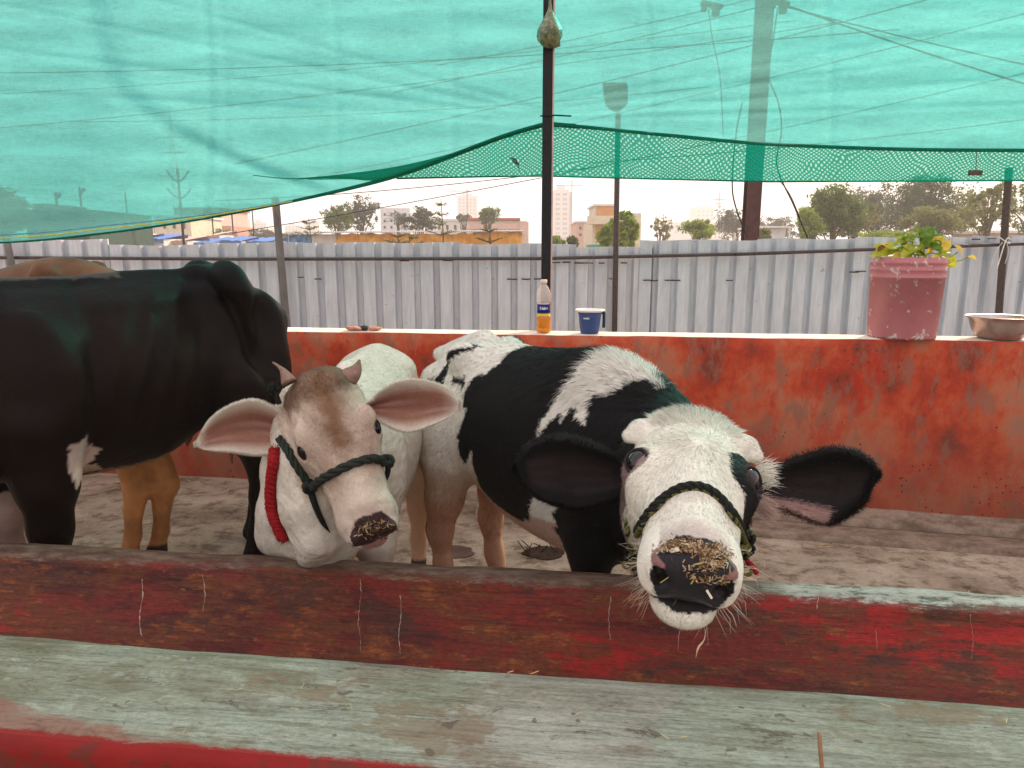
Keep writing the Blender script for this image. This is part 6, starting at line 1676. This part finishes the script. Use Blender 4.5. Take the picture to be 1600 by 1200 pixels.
tree(1455, 44, 90, 60, 378, 'rounded olive tree in front of the tall dark one', 'olive', 5000, seed=7)
tree(1540, 40, 90, 95, 372, 'sparse branching tree left of the string tied post', 'olive', 2600, seed=8, blobs=34, sparse=True)
tree(1610, 46, 90, 110, 372, 'sparse twiggy tree at the right edge of the picture', 'mid', 2400, seed=9, blobs=30, sparse=True)
tree(1335, 50, 70, 70, 378, 'green tree with pale trunks filling the left middle of the big clump', 'olive', 4500, seed=31, blobs=30)
tree(1500, 58, 80, 85, 376, 'olive tree between the dark tree and the string tied post', 'olive', 4200, seed=32, blobs=34)
tree(1400, 38, 100, 22, 380, 'low weedy bush just above the fence behind the bucket plant', 'lime', 2500, seed=29)
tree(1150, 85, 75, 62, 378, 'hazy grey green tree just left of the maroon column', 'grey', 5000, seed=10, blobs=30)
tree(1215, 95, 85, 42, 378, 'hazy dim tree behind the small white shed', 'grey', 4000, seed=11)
tree(1193, 36, 26, 22, 380, 'small yellowish bush at the right foot of the maroon column', 'olive', 1200, seed=12)
tree(1090, 45, 58, 35, 376, 'small bright green tree left of the maroon column', 'lime', 3500, seed=13)
tree(1032, 60, 44, 42, 378, 'thin half bare tree right of the cream house', 'olive', 900, seed=14, sparse=True)
tree(975, 30, 46, 62, 392, 'bright green tree covering the right of the cream house', 'lime', 4500, seed=15, ybot=390)
tree(948, 31, 36, 44, 392, 'small green tree in front of the orange shutters', 'lime', 2200, seed=16, ybot=388)
tree(870, 34, 26, 24, 392, 'small green bush just right of the black post', 'lime', 1200, seed=17, ybot=390)
tree(895, 36, 22, 24, 392, 'small bush below the tall tower block', 'mid', 900, seed=18, ybot=388)
tree(528, 58, 62, 50, 364, 'hazy feathery tree left end above the orange tarpaulin', 'mid', 3000, seed=19, sparse=True, blobs=50)
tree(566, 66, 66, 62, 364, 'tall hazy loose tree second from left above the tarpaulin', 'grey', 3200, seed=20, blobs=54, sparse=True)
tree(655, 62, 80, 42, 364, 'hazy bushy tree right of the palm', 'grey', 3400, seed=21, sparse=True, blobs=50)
tree(762, 70, 40, 34, 352, 'tree crown showing above the red parapet', 'mid', 2000, seed=22)
tree(725, 90, 26, 16, 348, 'small tree crown in front of the hazy tower', 'grey', 800, seed=23)
tree(415, 90, 60, 22, 378, 'hazy low tree left of the leaning grey post', 'grey', 2200, seed=24)
tree(348, 80, 36, 20, 376, 'small tree in front of the pink brick building', 'mid', 1500, seed=25)
tree(455, 60, 40, 16, 380, 'low green bush right of the leaning grey post', 'mid', 1200, seed=26)
tree(5, 30, 95, 95, 372, 'dark dense tree dimly seen through the net at the left edge', 'dark', 5000, seed=27)
def young(px, Y, yt, yb, label, n=5):
    """a slim young tree with tiers of level boughs"""
    s = Y / F; p = W(px, yb, Y); p.z = GB; H_ = W(px, yt, Y).z - GB; z0 = W(px, yb, Y).z - GB
    root = tag(empty('young_tree', p), label, 'tree'); r = np.random.default_rng(int(px)); b = MB().tube([(0, 0, 0), (.02 * H_, 0, H_ * .6), (0, 0, H_)], [.05, .035, .012], 6); Vs = []
    for i in range(n):
        z = z0 + (H_ - z0) * (i + .3) / n; wd = (1 - i / n) * 22 * s + 3 * s
        for k in range(7):
            a = r.uniform(0, 6.28); e = Vector((math.cos(a) * wd, math.sin(a) * wd, z + wd * .28)); b.tube([(0, 0, z), e * .5 + Vector((0, 0, z * .5)), e], [.02, .014, .006], 4)
            for j in range(16):
                q = Vector((0, 0, z)).lerp(e, r.uniform(.25, 1.05)) + Vector(r.normal(0, 1.1 * s, 3)); Vs.append(q)
    b.build('trunk', M_bark, root, True)
    P = np.array(Vs); n_ = len(P); u = r.normal(size=(n_, 3)); u /= np.linalg.norm(u, axis=1, keepdims=True); v = np.cross(u, A3(0, 0, 1)); L_ = 1.9 * s
    V = np.stack([P - u * L_, P - v * L_ * .5, P + u * L_, P + v * L_ * .5], 1).reshape(-1, 3)
    arr_mesh('crown', V, np.arange(4 * n_).reshape(-1, 4), None, [LM['mid']], root, (0, 0, 0), smooth=False)
young(690, 32, 310, 372, 'slim young tree with level boughs left of the hazy tower', 4); young(484, 36, 342, 372, 'tiny young tree at the left end of the tin roof', 3); young(765, 20, 350, 384, 'young tree with tiered boughs against the orange tarpaulin, nearer the post', 2); young(622, 19, 362, 386, 'young tree top against the orange tarpaulin below the palm', 2); young(640, 20, 366, 388, 'small young tree top beside the one below the palm', 2)
# palm
Y = 62; p = W(622, 364, Y); root = tag(empty('palm_tree', (p.x, Y, GB)), 'hazy coconut palm above the orange tarpaulin', 'tree'); s = Y / F
zc = W(622, 345, Y).z - GB; MB().tube([(0, 0, 0), (.1, 0, zc * .5), (0, 0, zc)], [.2, .15, .12], 8).build('trunk', M_bark, root, True)
r = np.random.default_rng(4)
for i in range(17):
    a = r.uniform(0, 6.28); el = r.uniform(-.2, 1.35); Ln = r.uniform(22, 30) * s; vs, fs = [], []; d = Vector((math.cos(a) * math.cos(el), math.sin(a) * math.cos(el), math.sin(el)))
    sd = d.cross(Vector((0, 0, 1))).normalized(); n = 12
    for k in range(n):
        t = k / (n - 1); c = Vector((0, 0, zc)) + d * Ln * t + Vector((0, 0, -Ln * .45 * t * t)); w = 4.2 * s * math.sin(math.pi * (t * .9 + .08))
        for sg in (-1, 1):
            b0 = len(vs); vs += [c, c + d * (Ln / n * .45), c + sd * sg * w + d * Ln / n * .5 + Vector((0, 0, -w * .6))]; fs.append((b0, b0 + 1, b0 + 2))
        b0 = len(vs); vs += [c - sd * .02, c + sd * .02, c + d * Ln / n]; fs.append((b0, b0 + 1, b0 + 2))
    mesh_obj('frond', vs, fs, LM['grey'], root)
# weeds leaning over the fence top
# ---- the air
HZ = 46
m = bpy.data.materials.new('haze_air'); m.use_nodes = True; nt = m.node_tree; nt.nodes.clear()
out = nt.nodes.new('ShaderNodeOutputMaterial'); pv = nt.nodes.new('ShaderNodeVolumePrincipled'); pv.inputs['Color'].default_value = (1, .95, .93, 1); pv.inputs['Density'].default_value = .0017; pv.inputs['Anisotropy'].default_value = .2
nt.links.new(pv.outputs[0], out.inputs['Volume'])
o = MB().box((0, 200, (HZ - 1.6) / 2), (640, 520, HZ + 1.6)).build('haze', m); tag(o, 'pale evening haze hanging over the whole place', kind='stuff')
# ================================================================== halters, collar, feed on the noses
def braided(name, pts, r, mats, parent, org, pitch=.022, strands=3, n=6, rs=None):
    """a rope of twisted strands along a path"""
    P = cr(pts, 10); b = MB(); L_ = [0]
    for a, c in zip(P[:-1], P[1:]): L_.append(L_[-1] + (c - a).length)
    tot = L_[-1]; m_ = max(12, int(tot / pitch * 8)); Q = []
    for i in range(m_ + 1):
        l = tot * i / m_; j = min(max(np.searchsorted(L_, l) - 1, 0), len(P) - 2); t = (l - L_[j]) / max(1e-6, L_[j + 1] - L_[j]); Q.append(P[j].lerp(P[j + 1], t))
    up = Vector((0, 0, 1)); prev = None; fr = []
    for i, q in enumerate(Q):
        t = (Q[min(i + 1, m_)] - Q[max(i - 1, 0)]).normalized()
        u = t.cross(up if abs(t.z) < .9 else Vector((1, 0, 0))).normalized() if prev is None else (prev - t * prev.dot(t)).normalized()
        prev = u; fr.append((t, u, t.cross(u)))
    for k in range(strands):
        pp = []
        for i, q in enumerate(Q):
            a = 2 * math.pi * (tot * i / m_) / pitch / 1.6 + 2 * math.pi * k / strands; t, u, w = fr[i]; rr = r if rs is None else r * rs(i / m_)
            pp.append(q + (u * math.cos(a) + w * math.sin(a)) * rr * .5 - Vector(org))
        b.tube(pp, [r * .58 * (1 if rs is None else rs(i / m_)) for i in range(len(pp))], n, m=k % len(mats))
    return b.build(name, mats, parent, True)
M_rope = simple('rope_dark_green', (.020, .026, .020), .6, .3, 300, bump=.5); M_rope2 = simple('rope_olive', (.13, .13, .035), .7, .4, 300, bump=.5); M_rope3 = simple('rope_black', (.010, .011, .010), .6, .3, 300, bump=.4)
M_wool = simple('red_wool', (.31, .010, .014), .85, .4, 200, bump=.8)
def path_on(sk, pix, off):
    out = []
    for q in pix:
        h = sk.hit(q[0], q[1], off)
        if h is not None: out.append(h)
    return out
# spotted calf: noseband over the bridge, knots both sides, cheek ropes to the poll, chin loop
root = tag(empty('rope_halter', Vector(OA_A)), 'olive and black braided rope halter on the spotted calf', 'halter'); o_ = OA_A
band = path_on(skA, [(990, 850), (1000, 828), (1020, 800), (1048, 774), (1076, 763), (1102, 766), (1125, 783), (1145, 810), (1160, 840), (1172, 862)], .0065)
N1, N2 = band[0], band[-1]
dup = [p + Vector((0, -.001, -.0085)) for p in band]
braided('noseband', band, .0075, [M_rope3], root, o_, .03); 
braided('noseband', dup, .0058, [M_rope2, M_rope3], root, o_, .012)
def knot(c, r, seed, mats, par, org):
    rr = np.random.default_rng(seed); b = MB()
    for k in range(4):
        a = nrm(rr.normal(size=3)); u = nrm(np.cross(a, rr.normal(size=3))); w = np.cross(a, u); pts = [Vector(np.array(c) - np.array(org) + (u * math.cos(t) + w * math.sin(t)) * r + a * r * .3 * math.sin(2 * t)) for t in np.linspace(0, 6.28, 18)]
        b.tube(pts, r * .42, 7, m=k % len(mats))
    return b.build('knot', mats, par, True)
knot(N1 + Vector((-.004, .004, 0)), .013, 1, [M_rope3, M_rope2], root, o_); knot(N2 + Vector((.004, .006, 0)), .013, 2, [M_rope3, M_rope2], root, o_)
for nn, sx, sd in ((N1, -1, 5), (N2, 1, 8)):
    under = fA.p((sx * .075, .30, -.175)); jaw = skA.near(fA.p((sx * .085, .22, -.15)), .007); b2 = skA.near(fA.p((sx * .10, .12, -.15)), .007)
    braided('cheek_rope', [nn, nn.lerp(jaw, .5) + Vector((sx * .006, 0, 0)), jaw, b2, skA.near(fA.p((sx * .10, .04, -.13)), .007)], .0055, [M_rope2, M_rope3], root, o_, .013)
chin = [N1] + [skA.near(fA.p(q), .006) for q in ((-.06, .30, -.15), (-.03, .30, -.18), (.03, .30, -.18), (.06, .30, -.15))] + [N2]
braided('chin_rope', chin, .0055, [M_rope2, M_rope3], root, o_, .013)
rr = random.Random(3); b = MB()
for sx, nn in ((-1, N1), (1, N2)):
    for k in range(5):
        c = nn + Vector((sx * rr.uniform(-.004, .016), .01, -.012 - .014 * k)); rad = rr.uniform(.009, .015)
        ph = rr.uniform(0, 6); pts = [c + Vector((math.cos(t) * rad, math.sin(t + ph) * rad * .4, math.sin(t) * rad)) - Vector(o_) for t in np.linspace(0, 6.0, 14)]
        b.tube(pts, .0042, 6, m=k % 2)
o = b.build('rope_coil', [M_rope2, M_rope3], root, True); o['kind'] = 'stuff'
pr = W(1171, 884, 1.27); b = MB().tube([p - pr for p in cr([W(1165, 878, 1.28), W(1174, 882, 1.27), W(1182, 896, 1.27)], 4)], .005, 7)
tag(b.build('red_cord', M_wool, None, True, pr), 'short end of bright red cord poking out behind the calf\'s right jaw', 'cord')
# feed stuck on the muzzle
M_ch = [simple('chaff_%d' % i, c, .75, .3, 200) for i, c in enumerate(((.20, .11, .05), (.36, .23, .11), (.46, .37, .24), (.10, .055, .03)))]
def chaff(sk, pts, n, org, label, rx, ry, seed, name='nose_feed', size=1.0, mats=M_ch):
    r = random.Random(seed); b = MB()
    for i in range(n):
        cx, cy, w = r.choices(pts, [q[2] for q in pts])[0]
        px, py = cx + r.gauss(0, rx), cy + r.gauss(0, ry); h = sk.hit(px, py, .0015 + r.random() * .003)
        if h is None: continue
        q = sk.tree().find_nearest(h); n_ = q[1]
        t = Vector((r.gauss(0, 1), r.gauss(0, .5), r.gauss(0, .7))); t = (t - n_ * t.dot(n_)).normalized(); w_ = n_.cross(t)
        L_ = r.uniform(.002, .008) * size; wd = r.uniform(.0006, .0018) * size; h = h - Vector(org); up = n_ * r.uniform(0, .0035)
        b.add([h - t * L_ - w_ * wd, h + t * L_ - w_ * wd + up, h + t * L_ + w_ * wd + up, h - t * L_ + w_ * wd, h - n_ * .0006], [(0, 1, 2, 3), (0, 3, 4), (1, 0, 4), (2, 1, 4), (3, 2, 4)], r.randrange(len(mats)))
    o = b.build(name, mats, None, False, org); return tag(o, label, kind='stuff')
chaff(skA, [(1060, 853, 4), (1085, 856, 5), (1110, 858, 4), (1125, 866, 3), (1104, 872, 3), (1045, 858, 2), (1118, 885, 2), (1086, 890, 1), (1100, 905, .8), (1125, 905, .8)], 800, Vector(OA_A), 'chopped straw and bran stuck to the spotted calf\'s black nose', 9, 5, 3, size=.68)
rb = random.Random(8); b = MB()
for (px, py, an, L_, wd, mi) in ((1053, 862, .35, .008, .0035, 1), (1089, 881, .3, .007, .0012, 0), (1086, 903, -1.0, .006, .0012, 0), (1083, 905, 1.2, .008, .0012, 0), (1108, 926, -1.0, .008, .002, 1), (1043, 903, .75, .012, .0007, 0), (1080, 855, -.4, .009, .0012, 1), (1128, 862, -.6, .008, .0015, 1), (1132, 910, .02, .007, .001, 0), (1063, 968, .6, .007, .0008, 1)):
    h = skA.hit(px, py, .004)
    if h is None: continue
    h = h - Vector(OA_A); d = Vector((math.cos(an), -.2, math.sin(an))); w_ = d.cross(Vector((0, -1, .3))).normalized()
    b.add([h - d * L_ - w_ * wd, h + d * L_ - w_ * wd, h + d * L_ + w_ * wd, h - d * L_ + w_ * wd, h - d * L_ + Vector((0, .001, 0)), h + d * L_ + Vector((0, .001, 0))], [(0, 1, 2, 3), (3, 2, 5, 4), (0, 4, 5, 1)], mi)
tag(b.build('straw_piece', [simple('straw_gold', (.50, .40, .14), .6, .2), simple('straw_pale', (.66, .60, .50), .6, .2)], None, False, Vector(OA_A)), 'larger pale straw pieces clinging to the spotted calf\'s muzzle', kind='stuff')
# dangling husk under the chin
q0 = W(1102, 985, 1.04); pts = cr([W(1103, 983, 1.045), W(1100, 1000, 1.04), W(1091, 1012, 1.04), W(1087, 1028, 1.04)], 5)
b = MB().tube([p - q0 for p in pts], list(np.interp(np.linspace(0, 1, len(pts)), [0, .35, .7, 1], [.0008, .0022, .0045, .0006])), 6, flat=.3)
tag(b.build('dry_husk', simple('husk', (.60, .42, .27), .6, .15), None, True, q0), 'pale twisted husk dangling below the spotted calf\'s chin', 'husk')
# cream calf: dark rope halter
root = tag(empty('rope_halter', Vector(OA_B)), 'dark green rope halter knotted on the cream calf\'s cheek', 'halter'); o_ = OA_B
cheek = path_on(skB, [(440, 686), (452, 704), (463, 722), (474, 740), (484, 756)], .008)
nose = path_on(skB, [(486, 762), (505, 748), (530, 735), (555, 724), (578, 719), (596, 722)], .009)
tail = path_on(skB, [(486, 768), (490, 785), (497, 802), (505, 818), (514, 832)], .006)
braided('cheek_rope', cheek, .0115, [M_rope], root, o_, .05)
braided('noseband', nose, .0125, [M_rope], root, o_, .06)
if len(tail) > 2: MB().tube([p - Vector(o_) for p in cr(tail, 4)], list(np.interp(np.linspace(0, 1, (len(tail) - 1) * 4 + 1), [0, .7, 1], [.010, .008, .001])), 8).build('loose_end', M_rope3, root, True)
kc = nose[0].lerp(cheek[-1], .5); knot(kc, .016, 3, [M_rope, M_rope3], root, o_)
ke = nose[-1] + Vector((.004, .006, -.002)); knot(ke, .017, 4, [M_rope, M_rope3], root, o_)
MB().tube([p - Vector(o_) for p in cr([ke, ke + Vector((.002, .01, -.03)), ke + Vector((-.010, .02, -.06)), ke + Vector((-.02, .03, -.075))], 4)], .008, 8).build('loose_end', M_rope3, root, True)
# dark tassel on its poll
c = W(428, 604, 1.90); r = random.Random(2); b = MB()
for i in range(60):
    d = Vector((r.gauss(0, 1), r.gauss(0, 1), r.gauss(0, 1))).normalized(); b.tube([d * .004, d * .014 + Vector((0, 0, -.002)), d * .021 + Vector((0, 0, -.006))], .0018, 4)
b.tube([(0, 0, -.01), (.006, 0, -.03), (.012, 0, -.05)], .008, 6)
tag(b.build('tassel', M_rope3, None, False, c), 'small dark woollen tassel tied at the cream calf\'s left horn', 'tassel')
# red braided collar
cp = path_on(skB, [(436, 702), (434, 722), (431, 745), (429, 768), (429, 790), (433, 808), (440, 824), (447, 838)], .010)
b = MB(); P = cr(cp, 10); r = random.Random(6)
for k in range(2):
    pp = [];
    for i, q in enumerate(P):
        a = i * .95 + math.pi * k; pp.append(q + Vector((math.cos(a) * .009, -.006 + math.sin(a) * .007, 0)) - Vector(o_))
    b.tube(pp, .0095, 7)
for i, q in enumerate(P):
    for k in range(14):
        d = Vector((r.gauss(0, 1), r.gauss(0, .6) - .3, r.gauss(0, .9))).normalized(); s0 = q + d * .013 - Vector(o_); b.tube([s0, s0 + d * .007 + Vector((0, 0, -.003))], [.0016, .0007], 3, cap=False)
co = b.build('braided_collar', M_wool, None, True, Vector(o_)); tag(co, 'fluffy red braided wool collar on the cream calf\'s neck', 'collar')
chaff(skB, [(575, 822, 4), (600, 820, 4), (590, 835, 3), (565, 828, 2)], 120, Vector(OA_B), 'flecks of feed on the cream calf\'s dark nose', 9, 5, 9, size=.8)
print('script', time.time() - T0)
